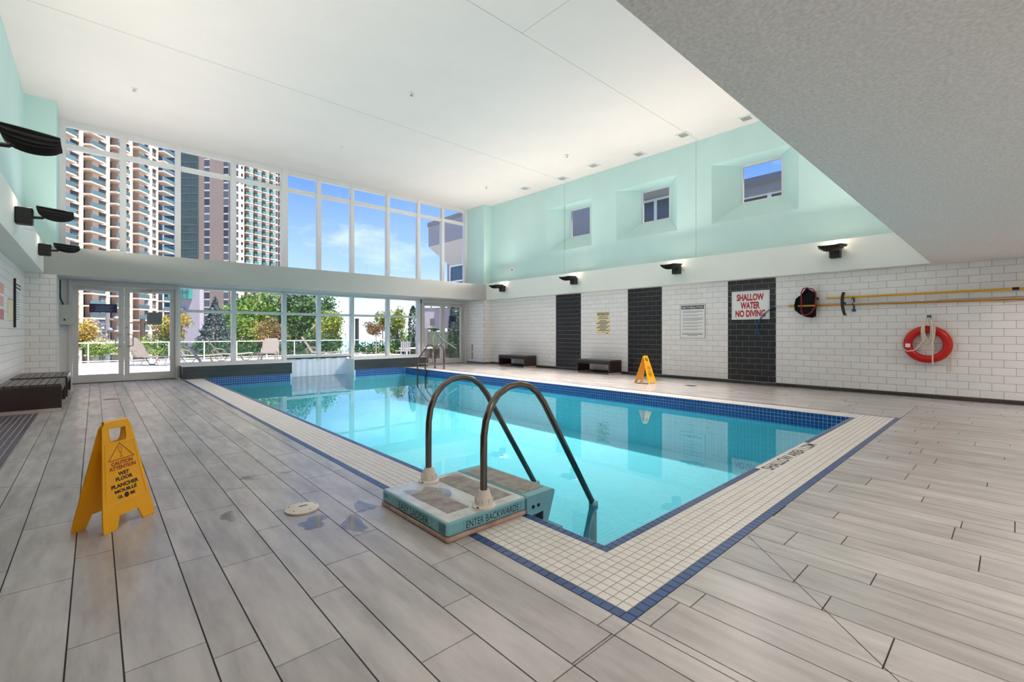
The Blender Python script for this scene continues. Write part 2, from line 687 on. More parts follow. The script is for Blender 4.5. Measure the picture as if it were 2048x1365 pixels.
part('mosaic_border_field', nr, M_navy, coping, 'stuff')

# ---- water
wt = MB().poly([(PX0 + .002, PY0 + .002, ZW), (PX1 - .002, PY0 + .002, ZW), (PX1 - .002, PY1 - .002, ZW), (OX1, PY1 - .002, ZW), (OX1, OY1, ZW), (OX0, OY1, ZW),
               (OX0, PY1 - .002, ZW), (PX0 + .002, PY1 - .002, ZW)])
water = link('pool_water', wt.mesh('pool_water'), M_water)
tag(water, 'calm turquoise water filling the indoor pool', 'water', kind='stuff')

# ---- ceiling
cl = MB().box(XL - .3, XR + .6, YS, YF + .2, ZC, ZC + .3)
ceiling = struct('ceiling', cl, M_ceil, 'high white stucco ceiling over the pool', 'ceiling')
sv = MB()
sv.box(XL, XR, 9.742, 9.752, ZC - .002, ZC + .01)
sv.box(4.0, XR, 5.395, 5.405, ZC - .002, ZC + .01)
sv.box(5.135, 5.143, YS, 5.4, ZC - .002, ZC + .01)
for a in [(XL, XR, 9.743, 9.751), (2.0, XR, 5.396, 5.404), (5.136, 5.142, YS, 5.4)]:
    part('ceiling_seam', MB().box(a[0], a[1], a[2], a[3], ZC - .0015, ZC + .01), M_seam2, ceiling)
so = MB().box(XL - .3, XR + .6, YB - .2, YS, ZS, ZC + .3)
soffit = struct('ceiling.001', so, M_soffit, 'low grey stucco ceiling at the near end of the hall', 'ceiling')

# ---- walls
RH, TL_, Z0T = .1333, .281, .068
bl = MB().box(XR, XR + .3, YB, YF + .2, -.2, ZS + .02)
# mint upper wall with three splayed openings
WIN = [(8.78, 10.66, 9.15, 10.02), (5.98, 7.88, 6.40, 7.31), (3.16, 5.06, 3.59, 4.53)]
ZO0, ZO1, ZI0, ZI1, XI = 3.90, 5.36, 4.35, 5.30, 11.75
up = MB()
ys = [YB, 3.16, 5.06, 5.98, 7.88, 8.78, 10.66, YF + .2]
for i in range(len(ys) - 1):
    if i % 2 == 0:
        up.quad((XR, ys[i], ZS), (XR, ys[i + 1], ZS), (XR, ys[i + 1], ZC), (XR, ys[i], ZC))
    else:
        up.quad((XR, ys[i], ZS), (XR, ys[i + 1], ZS), (XR, ys[i + 1], ZO0), (XR, ys[i], ZO0))
        up.quad((XR, ys[i], ZO1), (XR, ys[i + 1], ZO1), (XR, ys[i + 1], ZC), (XR, ys[i], ZC))
for o0, o1, i0, i1 in WIN:
    A = [(XR, o0, ZO0), (XR, o1, ZO0), (XR, o1, ZO1), (XR, o0, ZO1)]
    B = [(XI, i0, ZI0), (XI, i1, ZI0), (XI, i1, ZI1), (XI, i0, ZI1)]
    C = [(XI + .12, i0, ZI0), (XI + .12, i1, ZI0), (XI + .12, i1, ZI1), (XI + .12, i0, ZI1)]
    for q in range(4):
        w = (q + 1) % 4
        up.quad(A[q], A[w], B[w], B[q])
        up.quad(B[q], B[w], C[w], C[q])
yi = [YB]
for o0, o1, i0, i1 in reversed(WIN): yi += [i0, i1]
yi.append(YF + .2)
XO = XI + .12
for i in range(len(yi) - 1):
    if i % 2 == 0:
        up.quad((XO, yi[i], ZS), (XO, yi[i + 1], ZS), (XO, yi[i + 1], ZC + .3), (XO, yi[i], ZC + .3))
    else:
        up.quad((XO, yi[i], ZS), (XO, yi[i + 1], ZS), (XO, yi[i + 1], ZI0), (XO, yi[i], ZI0))
        up.quad((XO, yi[i], ZI1), (XO, yi[i + 1], ZI1), (XO, yi[i + 1], ZC + .3), (XO, yi[i], ZC + .3))
wall_r = struct('wall_right', up, M_mint, 'mint green upper wall with three splayed windows over a white tiled wall', 'wall')
part('tile_bed', bl, M_wgrout, wall_r)
for y in (9.886, 5.463):
    part('wall_seam', MB().box(XR - .0015, XR + .01, y - .004, y + .004, 3.05, ZC), M_seam, wall_r)
M_bgrout2 = M_bgrout
DARK = [(9.199, 10.258), (6.410, 7.478), (3.608, 4.665)]


def wall_tiles(parent, plane, sgn, u0, u1, z1, uoff, maxparts, dark=(), nm='wall_tile', zmin=.06):
    """running-bond tiles; plane ('x',X) or ('y',Y); sgn = direction the face looks along that axis"""
    ax, P = plane
    T = .004 * sgn
    lst = []
    nrow = int((z1 - Z0T) / RH) + 2
    for rI in range(-1, nrow):
        z0 = Z0T + rI * RH
        zz0, zz1 = max(z0, zmin), min(z0 + RH, z1)
        if zz1 - zz0 < .01: continue
        segs = [(u0, u1, False)]
        edges = sorted([u0, u1] + [q for d in dark for q in d])
        segs = []
        for a, b in zip(edges[:-1], edges[1:]):
            segs.append((a, b, any(abs(a - d[0]) < 1e-6 for d in dark)))
        for a, b, dk in segs:
            st = uoff + (TL_ / 2 if rI % 2 else 0)
            u = st + math.floor((a - st) / TL_) * TL_
            while u < b:
                q0, q1 = max(u, a), min(u + TL_, b)
                if q1 - q0 > .012: lst.append((q0, q1, zz0, zz1, dk))
                u += TL_
    def c3(u, z): return (P, u, z) if ax == 'x' else (u, P, z)
    lst.sort(key=lambda r: -area_px([c3(r[0], r[2]), c3(r[1], r[2]), c3(r[1], r[3]), c3(r[0], r[3])]))
    wr, dr = MB(), MB()
    g = .0022
    for i, (q0, q1, z0, z1_, dk) in enumerate(lst):
        w, h = round(q1 - q0 - 2 * g, 4), round(z1_ - z0 - 2 * g, 4)
        if w <= 0 or h <= 0: continue
        m = M_btile if dk else M_wtile
        if i < maxparts:
            if ax == 'x':
                piece(nm, ('x', w, h, sgn), lambda: MB().box(0, T, 0, w, 0, h), m, parent, (P, q0 + g, z0 + g))
            else:
                piece(nm, ('y', w, h, sgn), lambda: MB().box(0, w, 0, T, 0, h), m, parent, (q0 + g, P, z0 + g))
        else:
            t_ = dr if dk else wr
            if ax == 'x': t_.box(P, P + T, q0 + g, q1 - g, z0 + g, z1_ - g)
            else: t_.box(q0 + g, q1 - g, P, P + T, z0 + g, z1_ - g)
    if wr.f: part(nm + '_field', wr, M_wtile, parent, 'stuff')
    if dr.f: part('dark_' + nm + '_field', dr, M_btile, parent, 'stuff')


for a_, b_ in DARK:
    part('dark_tile_bed', MB().box(XR - .0008, XR + .001, a_, b_, .06, ZS), M_bgrout, wall_r)
wall_tiles(wall_r, ('x', XR), -1, YB, YP, ZS, .113, 300, DARK)

# left wall
lw = MB().box(XL - .3, XL, YB, YF + .2, -.2, ZC + .1)
wall_l = struct('wall_left', lw, M_mint, 'mint green left wall above white tiles', 'wall')
part('tile_bed', MB().box(XL, XL + .001, YB, YP, 0, ZS), M_wgrout, wall_l)
wall_tiles(wall_l, ('x', XL + .001), 1, 6.0, YP, ZS, 0, 260)
# back wall behind the camera
struct('wall_back', MB().box(XL - .3, XR + .3, YB - .2, YB, -.2, ZS + .1), M_wtile, 'white wall behind the pool deck', 'wall')

# pilasters
pl = MB().box(XL, -.60, YP, YF + .15, 0, ZC)
pil_l = struct('wall_far_left', pl, M_mint, 'mint pilaster left of the glass doors, tiled below the beam', 'wall')
part('tile_bed', MB().box(XL, -.599, YP - .001, YF, 0, ZS), M_wgrout, pil_l)
wall_tiles(pil_l, ('y', YP - .001), -1, XL, -.599, ZS, -.988, 120)
wall_tiles(pil_l, ('x', -.599), 1, YP, YF, ZS, 0, 0, nm='return_tile')
pr = MB().box(10.95, XR, YP, YF + .15, 0, ZC)
pil_r = struct('wall_far_right', pr, M_mint, 'mint pilaster right of the glass doors, tiled below the beam', 'wall')
part('tile_bed', MB().box(10.949, XR, YP - .001, YF, 0, ZS), M_wgrout, pil_r)
wall_tiles(pil_r, ('y', YP - .001), -1, 10.949, XR, ZS, 0, 0, nm='front_tile')
wall_tiles(pil_r, ('x', 10.949), -1, YP, YF, ZS, 0, 0, nm='side_tile')

# beam and bands
beam = struct('trim_2', MB().box(-.80, 11.06, YP - .015, YF - .03, 2.42, 3.02), M_beam, 'pale grey beam running across the glass wall', 'beam')
struct('trim_3', MB().box(11.05, XR, YS, YP + .02, ZS, 3.07), M_white, 'white ledge band along the right wall under the mint plaster', 'ledge')
struct('trim_4', MB().box(XL, -.79, YB, YP + .02, ZS, 3.03), M_white, 'white ledge band along the left wall carrying three lamps', 'ledge')

# ================================================================== GLAZING
MX = [-.56, .51, 1.60, 2.87, 4.19, 5.20, 6.27, 7.55, 8.77, 9.82, 10.90]
GY = YF - .05


def bar(parent, nm, x0, x1, z0, z1, d=.14, m=None, y=GY):
    return part(nm, MB().box(x0, x1, y - d / 2, y + d / 2, z0, z1), m or M_alu, parent)


win1 = struct_empty('window_1', 'tall upper window wall with white mullions above the beam', 'window')
for i, x in enumerate(MX):
    w = .06 if i != 4 else .085
    bar(win1, 'mullion', x - w, x + w, 3.0, ZC, .16 if i != 4 else .2)
for i in range(len(MX) - 1):
    a, b = MX[i] + .06, MX[i + 1] - .06
    bar(win1, 'head_rail', a, b, ZC - .12, ZC, .12)
    bar(win1, 'transom', a, b, 5.45, 5.56, .12)
    bar(win1, 'sill_rail', a, b, 3.0, 3.06, .12)
    part('pane', MB().box(a, b, GY - .004, GY + .004, 3.06, 5.45), M_glass, win1)
    part('pane', MB().box(a, b, GY - .004, GY + .004, 5.56, ZC - .12), M_glass, win1)

win2 = struct_empty('window_2', 'lower row of windows over the dark slate sill', 'window')
LX = MX[2:9]
for i, x in enumerate(LX):
    zb = .02 if i in (0, 6) else .33
    bar(win2, 'mullion', x - .055, x + .055, zb, 2.42, .16)
for i in range(len(LX) - 1):
    a, b = LX[i] + .055, LX[i + 1] - .055
    flapbay = i in (2, 3)
    zb = .46 if flapbay else .36
    bar(win2, 'head_rail', a, b, 2.36, 2.42, .12)
    bar(win2, 'transom', a, b, 1.73, 1.80, .12)
    bar(win2, 'sill_rail', a, b, zb - .03, zb + .05, .14)
    part('pane', MB().box(a, b, GY - .004, GY + .004, zb + .05, 1.73), M_glass, win2)
    part('pane', MB().box(a, b, GY - .004, GY + .004, 1.80, 2.36), M_glass, win2)

# slate sill blocks
sb1 = struct('trim_5', MB().box(1.63, OX0, PY1, YF, .012, .33), M_slate, 'long dark slate sill wall between glass doors and vinyl flaps', 'sill')
part('sill_cap', MB().box(1.63, OX0, PY1 - .004, YF - .1, .33, .338), M_alu, sb1)
sb2 = struct('trim_6', MB().box(OX1 + .01, 8.80, PY1, YF, .012, .33), M_slate, 'dark slate sill wall behind the far handrails', 'sill')
part('sill_cap', MB().box(OX1 + .01, 8.80, PY1 - .004, YF - .1, .33, .338), M_alu, sb2)
part('white_return', MB().box(OX1 - .004, OX1 + .01, PY1, YF - .1, -.3, .36), M_signw, sb2)
part('slate_end', MB().box(8.80, 8.86, PY1 + .2, YF, 0, .36), M_slate, sb2)

# vinyl flaps of the swim-through
flaps = thing('flap_curtain', 'white vinyl strip curtain hanging to the water in the swim-through opening', 'curtain', (5.15, OY1 - .02, .42))
part('hanging_rail', MB().box(4.26, 6.2, OY1 - .05, OY1, .395, .43), M_slate, flaps)
nF = 9
for i in range(nF):
    x0 = OX0 + (OX1 - OX0) * i / nF
    x1 = OX0 + (OX1 - OX0) * (i + 1) / nF + .012
    yv = OY1 - .03 - .010 * (i % 2)
    f_ = MB()
    n = 6
    pts = [(x0 + (x1 - x0) * q / n, yv + .006 * math.sin(q * 1.3 + i)) for q in range(n + 1)]
    front = [[(x, y, z) for x, y in pts] for z in (ZW + .005, .15, .40)]
    f_.loft(front, closed=False)
    part('flap', f_, M_flap, flaps)
for i in range(4):
    x = 4.5 + i * .36
    part('clip', MB().box(x, x + .16, OY1 - .062, OY1 - .05, .385, .405), M_black, flaps)


# ---- doors
def door(nm, xs, label, sign):
    d = struct_empty(nm, label, 'door')
    x0, xm, x1 = xs
    fr = .06
    for a, b in ((x0 - fr, x0), (x1, x1 + fr)):
        bar(d, 'jamb', a, b, 0, 2.42, .2, M_door)
    bar(d, 'door_head', x0 - fr, x1 + fr, 2.30, 2.42, .18, M_door)
    bar(d, 'threshold', x0, x1, 0, .012, .16, M_black)
    for a, b, s in ((x0 + .004, xm - .004, 1), (xm + .004, x1 - .004, -1)):
        st = .10
        leaf = MB().box(a, a + st, GY - .03, GY + .03, .015, 2.295).box(b - st, b, GY - .03, GY + .03, .015, 2.295)
        leaf.box(a + st, b - st, GY - .03, GY + .03, .015, .20).box(a + st, b - st, GY - .03, GY + .03, 2.19, 2.295)
        lf = part('door_leaf', leaf, M_door, d)
        part('pane', MB().box(a + st, b - st, GY - .004, GY + .004, .20, 2.19), M_glass, lf)
        hx = b - st / 2 - .01 if s == 1 else a + st / 2 + .01
        hb = MB()
        hb.tube([(hx, GY - .03, .86), (hx, GY - .085, .86), (hx - s * .10, GY - .10, .88), (hx - s * .10, GY - .10, 1.14), (hx, GY - .085, 1.16), (hx, GY - .03, 1.16)],
                .013, 8)
        part('pull_handle', hb, M_chrome, lf, sm=True)
        ca = a + .12 if s == 1 else b - .47
        cm = MB().box(ca, ca + .35, GY - .10, GY - .03, 2.2, 2.26)
        cm.box(ca + .35 if s == 1 else ca - .2, ca + .55 if s == 1 else ca, GY - .06, GY - .04, 2.225, 2.24)
        part('door_closer', cm, M_door, lf)
        if s == -1 and sign:
            part('lock', MB().lathe([(.014, 0), (.014, .01)]).xf(Matrix.Translation((a + .04, GY - .03, 1.32)) @ Matrix.Rotation(math.pi / 2, 4, 'X')), M_black, lf)
    return d


d1 = door('door_1', (-.39, .53, 1.54), 'glass double door at the left end of the glass wall', True)
d2 = door('door_2', (8.93, 9.84, 10.77), 'glass double door at the right end of the glass wall', False)
bar(d1, 'side_panel', -.60, -.45, 0, 2.42, .12)
bar(d2, 'side_panel', 10.83, 10.95, 0, 2.42, .12)

for i, (o0, o1, i0, i1) in enumerate(WIN):
    w = struct_empty('window_%d' % (3 + i), ['small splayed window nearest the far corner', 'middle small splayed window in the mint wall', 'small splayed window next to the low ceiling'][i], 'window')
    X = XI + .05
    fr = .045
    for nm, a in (('frame_side', (i0, i0 + fr, ZI0, ZI1)), ('frame_side', (i1 - fr, i1, ZI0, ZI1)), ('frame_rail', (i0 + fr, i1 - fr, ZI0, ZI0 + fr)),
                  ('frame_rail', (i0 + fr, i1 - fr, ZI1 - fr, ZI1))):
        part(nm, MB().box(X - .03, X + .03, *a), M_alu, w)
    part('pane', MB().box(X - .004, X + .004, i0 + fr, i1 - fr, ZI0 + fr, ZI1 - fr), M_glass, w)


# ================================================================== TEXT
def text_mb(s, w, h, align='C', bold=0.0):
    cu = bpy.data.curves.new('t', 'FONT')
    cu.body = s
    cu.size = 1
    cu.offset = bold
    cu.resolution_u = 3
    o = bpy.data.objects.new('t', cu)
    COL.objects.link(o)
    bpy.context.view_layer.update()
    dg = bpy.context.evaluated_depsgraph_get()
    me = bpy.data.meshes.new_from_object(o.evaluated_get(dg))
    vs = np.array([v.co[:] for v in me.vertices])
    mb = MB()
    lo, hi = vs.min(0), vs.max(0)
    sx, sy = w / (hi[0] - lo[0]), h / (hi[1] - lo[1])
    mb.v = [((x - (lo[0] + hi[0]) / 2) * sx, (y - (lo[1] + hi[1]) / 2) * sy, 0) for x, y, z in vs]
    mb.f = [tuple(p.vertices) for p in me.polygons]
    bpy.data.objects.remove(o)
    bpy.data.curves.remove(cu)
    bpy.data.meshes.remove(me)
    return mb


def basis(o, r, u):
    r, u = Vector(r).normalized(), Vector(u).normalized()
    n = r.cross(u)
    M = Matrix(((r.x, u.x, n.x, o[0]), (r.y, u.y, n.y, o[1]), (r.z, u.z, n.z, o[2]), (0, 0, 0, 1)))
    return M


def text(s, parent, B, cx, cy, w, h, m, bold=0.0, lift=.0008, nm='lettering'):
    mb = text_mb(s, w, h, bold=bold)
    mb.xf(B @ Matrix.Translation((cx, cy, lift)))
    return part(nm, mb, m, parent)


def plate(parent, B, x0, x1, y0, y1, m, z0=0, z1=.0006, nm='printed_panel'):
    return part(nm, MB().box(x0, x1, y0, y1, z0, z1).xf(B), m, parent)


def lines(parent, B, rows, m, nm='printed_lines'):
    mb = MB()
    for x0, x1, y, h in rows:
        mb.box(x0, x1, y - h / 2, y + h / 2, 0, .0009)
    return part(nm, mb.xf(B), m, parent, 'stuff')


XSG = XR - .004
# SHALLOW WATER NO DIVING
t = thing('wall_sign', 'white sign with red letters reading SHALLOW WATER NO DIVING', 'sign', (XSG - .006, 4.154, 1.84))
part('board', MB().box(XSG - .012, XSG, 3.737, 4.571, 1.507, 2.173), M_signw, t)
B = basis((XSG - .012, 4.154, 1.84), (0, -1, 0), (0, 0, 1))
for a in ((-.395, .395, .300, .304), (-.395, .395, -.304, -.300), (-.395, -.391, -.3, .3), (.391, .395, -.3, .3)):
    plate(t, B, *a, M_inkg, nm='border_line')
text('SHALLOW', t, B, 0, .185, .60, .165, M_inkr, .045)
text('WATER', t, B, 0, -.005, .43, .165, M_inkr, .045)
text('NO DIVING', t, B, 0, -.195, .66, .165, M_inkr, .045)
# HEALTH REGULATIONS
t = thing('wall_sign', 'white notice board headed HEALTH REGULATIONS', 'sign', (XSG - .006, 5.55, 1.485))
part('board', MB().box(XSG - .016, XSG, 5.217, 5.881, 1.05, 1.918), M_signw, t)
B = basis((XSG - .016, 5.549, 1.484), (0, -1, 0), (0, 0, 1))
for a in ((-.332, .332, .426, .434), (-.332, .332, -.434, -.426), (-.332, -.324, -.426, .426), (.324, .332, -.426, .426)):
    plate(t, B, *a, M_inkg, z1=.004, nm='frame_strip')
plate(t, B, -.30, .30, .315, .405, M_inkk)
text('HEALTH REGULATIONS', t, B, 0, .36, .56, .05, M_signw, .02, .0016)
rows = []
y = .27
for para in (3, 2, 4, 2, 2, 2):
    for q in range(para):
        rows.append((-.26, .28 - (.14 if q == para - 1 else .03 * random.random()), y, .008))
        y -= .022
    y -= .035
rows += [(-.28, .28, -.31, .012), (-.26, .26, -.335, .012), (-.14, .14, -.36, .012)]
lines(t, B, rows, M_inkg)
# CAUTION THIS POOL IS UNSUPERVISED
t = thing('wall_sign', 'cream notice headed CAUTION between the two left dark tile columns', 'sign', (XSG - .006, 8.345, 1.48))
part('board', MB().box(XSG - .008, XSG, 8.10, 8.59, 1.158, 1.815), M_signc, t)
B = basis((XSG - .008, 8.345, 1.486), (0, -1, 0), (0, 0, 1))
plate(t, B, -.21, .21, .235, .31, M_inkk)
text('CAUTION', t, B, 0, .272, .38, .055, M_signc, .03, .0016)
text('THIS POOL IS', t, B, 0, .195, .34, .04, M_inkk, .03)
text('UNSUPERVISED', t, B, 0, .14, .38, .04, M_inkk, .03)
rows = [(-.12 - .06 * ((i * 7) % 3), .12 + .06 * ((i * 5) % 3), .07 - i * .042, .018) for i in range(8)]
rows += [(-.05, .05, -.28, .01), (.10, .19, -.305, .02)]
lines(t, B, rows, M_inkk)

# left wall boards
XLS = XL + .006
t = thing('notice_board', 'tall framed notice with dark heading on the left wall', 'sign', (XLS, 12.35, 1.73))
part('board', MB().box(XLS, XLS + .018, 11.93, 12.78, 1.30, 2.15), M_signw, t)
part('frame_edge', MB().box(XLS, XLS + .03, 11.91, 11.93, 1.29, 2.16), M_inkk, t)
B = basis((XLS + .018, 12.355, 1.725), (0, 1, 0), (0, 0, 1))
plate(t, B, -.40, .40, .33, .36, M_inkk)
plate(t, B, -.40, .40, .27, .30, M_inkk)
lines(t, B, [(-.38, .3 - .1 * (i % 3), .21 - i * .045, .010) for i in range(12)], M_inkg)
t = thing('paper_notice', 'small cream paper notice on the left wall beside the framed one', 'sign', (XLS, 11.45, 1.6))
part('sheet', MB().box(XLS, XLS + .004, 11.2, 11.72, 1.44, 1.77), M_signc, t)
part('pin_strip', MB().box(XLS + .004, XLS + .006, 11.2, 11.72, 1.755, 1.77), M_beige, t)
t = thing('poster_sign', 'white sign with pink and red print at the left picture edge', 'sign', (XLS, 10.35, 1.68))
part('board', MB().box(XLS, XLS + .008, 9.9, 10.72, 1.36, 2.0), M_signw, t)
B = basis((XLS + .008, 10.31, 1.68), (0, 1, 0), (0, 0, 1))
plate(t, B, -.3, .36, .12, .28, mat('pink_print', L(226, 170, 165), .6))
plate(t, B, -.3, .33, -.08, .08, mat('pink_print2', L(224, 180, 176), .6))
plate(t, B, -.3, .36, -.28, -.12, mat('pink_print3', L(205, 130, 135), .6))

# door signs
t = thing('door_sign', 'navy blue sign with white print hung in the left glass door', 'sign', (.16, GY - .012, 1.78))
part('board', MB().box(-.10, .40, GY - .014, GY - .006, 1.68, 1.885), M_navyp, t)
B = basis((.15, GY - .014, 1.78), (1, 0, 0), (0, 0, 1))
lines(t, B, [(-.16 + .03 * (i % 2), .18 - .03 * (i % 3), .06 - i * .03, .010) for i in range(5)], mat('ink_pale', L(150, 165, 200), .6))
plate(t, B, -.22, -.18, .02, .06, M_inkr, z1=.001)
plate(t, B, -.22, -.18, -.05, -.01, M_inkr, z1=.001)
t = thing('door_sign', 'grey square notice stuck on the second leaf of the left door', 'sign', (1.12, GY - .012, 1.55))
part('board', MB().box(.97, 1.27, GY - .014, GY - .006, 1.40, 1.71), mat('grey_notice', L(120, 128, 134), .6), t)
B = basis((1.12, GY - .014, 1.55), (1, 0, 0), (0, 0, 1))
lines(t, B, [(-.12, .12, .10 - i * .035, .006) for i in range(6)], mat('ink_darkgrey', L(92, 98, 104), .6))
t = thing('door_sign', 'dark navy notice hung in the right glass door', 'sign', (10.3, GY - .012, 1.72))
part('board', MB().box(10.17, 10.45, GY - .014, GY - .006, 1.62, 1.83), M_navyp, t)
t = thing('door_sign', 'pale grey sticker on the inner leaf of the right door', 'sign', (9.45, GY - .012, 1.6))
part('board', MB().box(9.28, 9.50, GY - .012, GY - .006, 1.46, 1.72), mat('pale_sticker', L(176, 178, 186), .6), t)

# ================================================================== FITTINGS
# grey key box + conduit left of door
t = thing('control_box', 'grey metal control box on the frame left of the glass door', 'box', (-.48, 14.55, 1.4))
part('case', MB().bbox(-.60, -.36, 14.46, 14.66, 1.38, 1.83, .006), M_grey, t)
part('lock', MB().box(-.525, -.495, 14.455, 14.46, 1.47, 1.51), M_black, t)
part('conduit', MB().tube([(-.53, 14.56, 1.83), (-.58, 14.58, 1.98), (-.585, 14.6, 2.1), (-.585, 14.6, 2.40)], .012, 8), M_black, t, sm=True)
# door operator plate on right pilaster
t = thing('wall_plate', 'narrow cream double wall plate low on the right pilaster', 'wall plate', (10.944, 14.3, .13))
part('frame', MB().box(10.936, 10.945, 14.22, 14.40, .13, .78), M_signw, t)
part('insert', MB().box(10.933, 10.936, 14.26, 14.36, .17, .43), mat('insert_beige', L(178, 160, 130), .5), t)
part('insert', MB().box(10.933, 10.936, 14.26, 14.36, .47, .74), MATS['insert_beige'], t)
# round alarm on mint wall
t = thing('alarm_button', 'small round red and white alarm on the mint wall', 'alarm', (XR - .02, 12.4, 3.5))
Rx = Matrix.Translation((XR, 12.4, 3.5)) @ Matrix.Rotation(-math.pi / 2, 4, 'Y')
part('ring', MB().lathe([(.075, 0), (.075, .02), (.05, .03)]).xf(Rx), M_signw, t)
part('centre', MB().lathe([(.042, .0305), (.03, .04)]).xf(Rx), mat('salmon_plastic', L(214, 120, 100), .5), t)

def spot_lamp(parent, loc, watts, deg, rad, col=(1, .91, .83), aim=(0, 0, -1)):  # added fill lamp that brightens floor and pool
    li = bpy.data.lights.new('fill_lamp', 'SPOT')
    li.energy = watts
    li.color = col
    li.spot_size = math.radians(deg)
    li.spot_blend = 1.0
    li.shadow_soft_size = rad
    o = bpy.data.objects.new('fill_lamp', li)
    COL.objects.link(o)
    o.parent = parent
    o.location = loc
    o.rotation_euler = Vector(aim).normalized().to_track_quat('-Z', 'Y').to_euler()


# ceiling sprinklers, and square vents with fill lamps added to them
SPL = ['white ceiling sprinkler above the left side near the glass', 'white ceiling sprinkler in the middle of the ceiling', 'white ceiling sprinkler above the swim-through, centre of the ceiling',
       'white ceiling sprinkler near the row of square vents', 'white ceiling sprinkler closest to the far right corner']
for i, (x, y) in enumerate([(.576, 11.84), (4.76, 8.26), (4.78, 11.86), (9.58, 8.27), (9.69, 11.9)]):
    t = thing('sprinkler_head', SPL[i], 'sprinkler', (x, y, ZC), 'ceiling sprinklers')
    part('escutcheon', MB().lathe([(.055, ZC - .001), (.05, ZC - .014)], x, y), M_alu, t)
    part('deflector', MB().lathe([(.012, ZC - .014), (.012, ZC - .05), (.03, ZC - .052), (.03, ZC - .058)], x, y), M_chrome, t)
VL = ['louvred ceiling vent nearest the low ceiling, with added lamp', 'second louvred ceiling vent from the low ceiling, over the wall seam, with added lamp', 'third louvred ceiling vent from the low ceiling, with added lamp', 'fourth louvred ceiling vent from the low ceiling, with added lamp',
      'louvred ceiling vent next to last towards the glass wall, with added lamp', 'louvred ceiling vent closest to the far glass wall, with added lamp']
for i, (x, y) in enumerate([(10.95, 4.10), (10.73, 5.49), (10.98, 6.9), (10.75, 8.26), (10.93, 9.62), (10.75, 11.14)]):
    t = thing('ceiling_vent', 'white square ' + VL[i], 'vent', (x, y, ZC), 'square louvred ceiling vents with added lamps')
    fr = MB()
    a, b = .15, .11
    for q in ((-a, a, -a, -b), (-a, a, b, a), (-a, -b, -b, b), (b, a, -b, b)):
        fr.box(x + q[0], x + q[1], y + q[2], y + q[3], ZC - .015, ZC + .005)
    part('frame', fr, M_alu, t)
    part('grille', MB().box(x - b, x + b, y - b, y + b, ZC - .004, ZC + .005), mat('vent_dark', L(110, 106, 102), .7), t)
    for q in range(5):
        yy = y - b + .02 + q * .045
        part('louvre', MB().box(x - b, x + b, yy, yy + .012, ZC - .012, ZC - .004), M_alu, t)
    spot_lamp(t, (0, 0, -.03), VENT_FILL_W, 78, .08, aim=(-1, .3, -1.6))


# fill lights added to the low ceiling behind the camera, out of view
SD = ['added round fill light in the low ceiling, %s row, %s' % (r, c) for r in ('front', 'back') for c in ('by the left wall', 'left of centre', 'right of centre', 'by the right wall')]
for i in range(8):
    x, y = (.9, 4.0, 7.0, 10.0)[i % 4], (-.55, -2.1)[i // 4]
    t = thing('added_fill_light', SD[i], 'lamp', (x, y, ZS), 'added fill lights in the low ceiling')
    part('bezel', MB().lathe([(.10, ZS + .002), (.10, ZS - .008), (.075, ZS - .008), (.075, ZS - .001)], x, y, 24, False, False), M_alu, t)
    part('lens', MB().lathe([(.075, ZS - .002), (.06, ZS - .004), (.0, ZS - .0045)], x, y, 24, False, False), M_lamp, t)
    spot_lamp(t, (0, 0, -.02), SOFFIT_FILL_W * (1.6, 1.1, .6, .9)[i % 4], 160, .07)

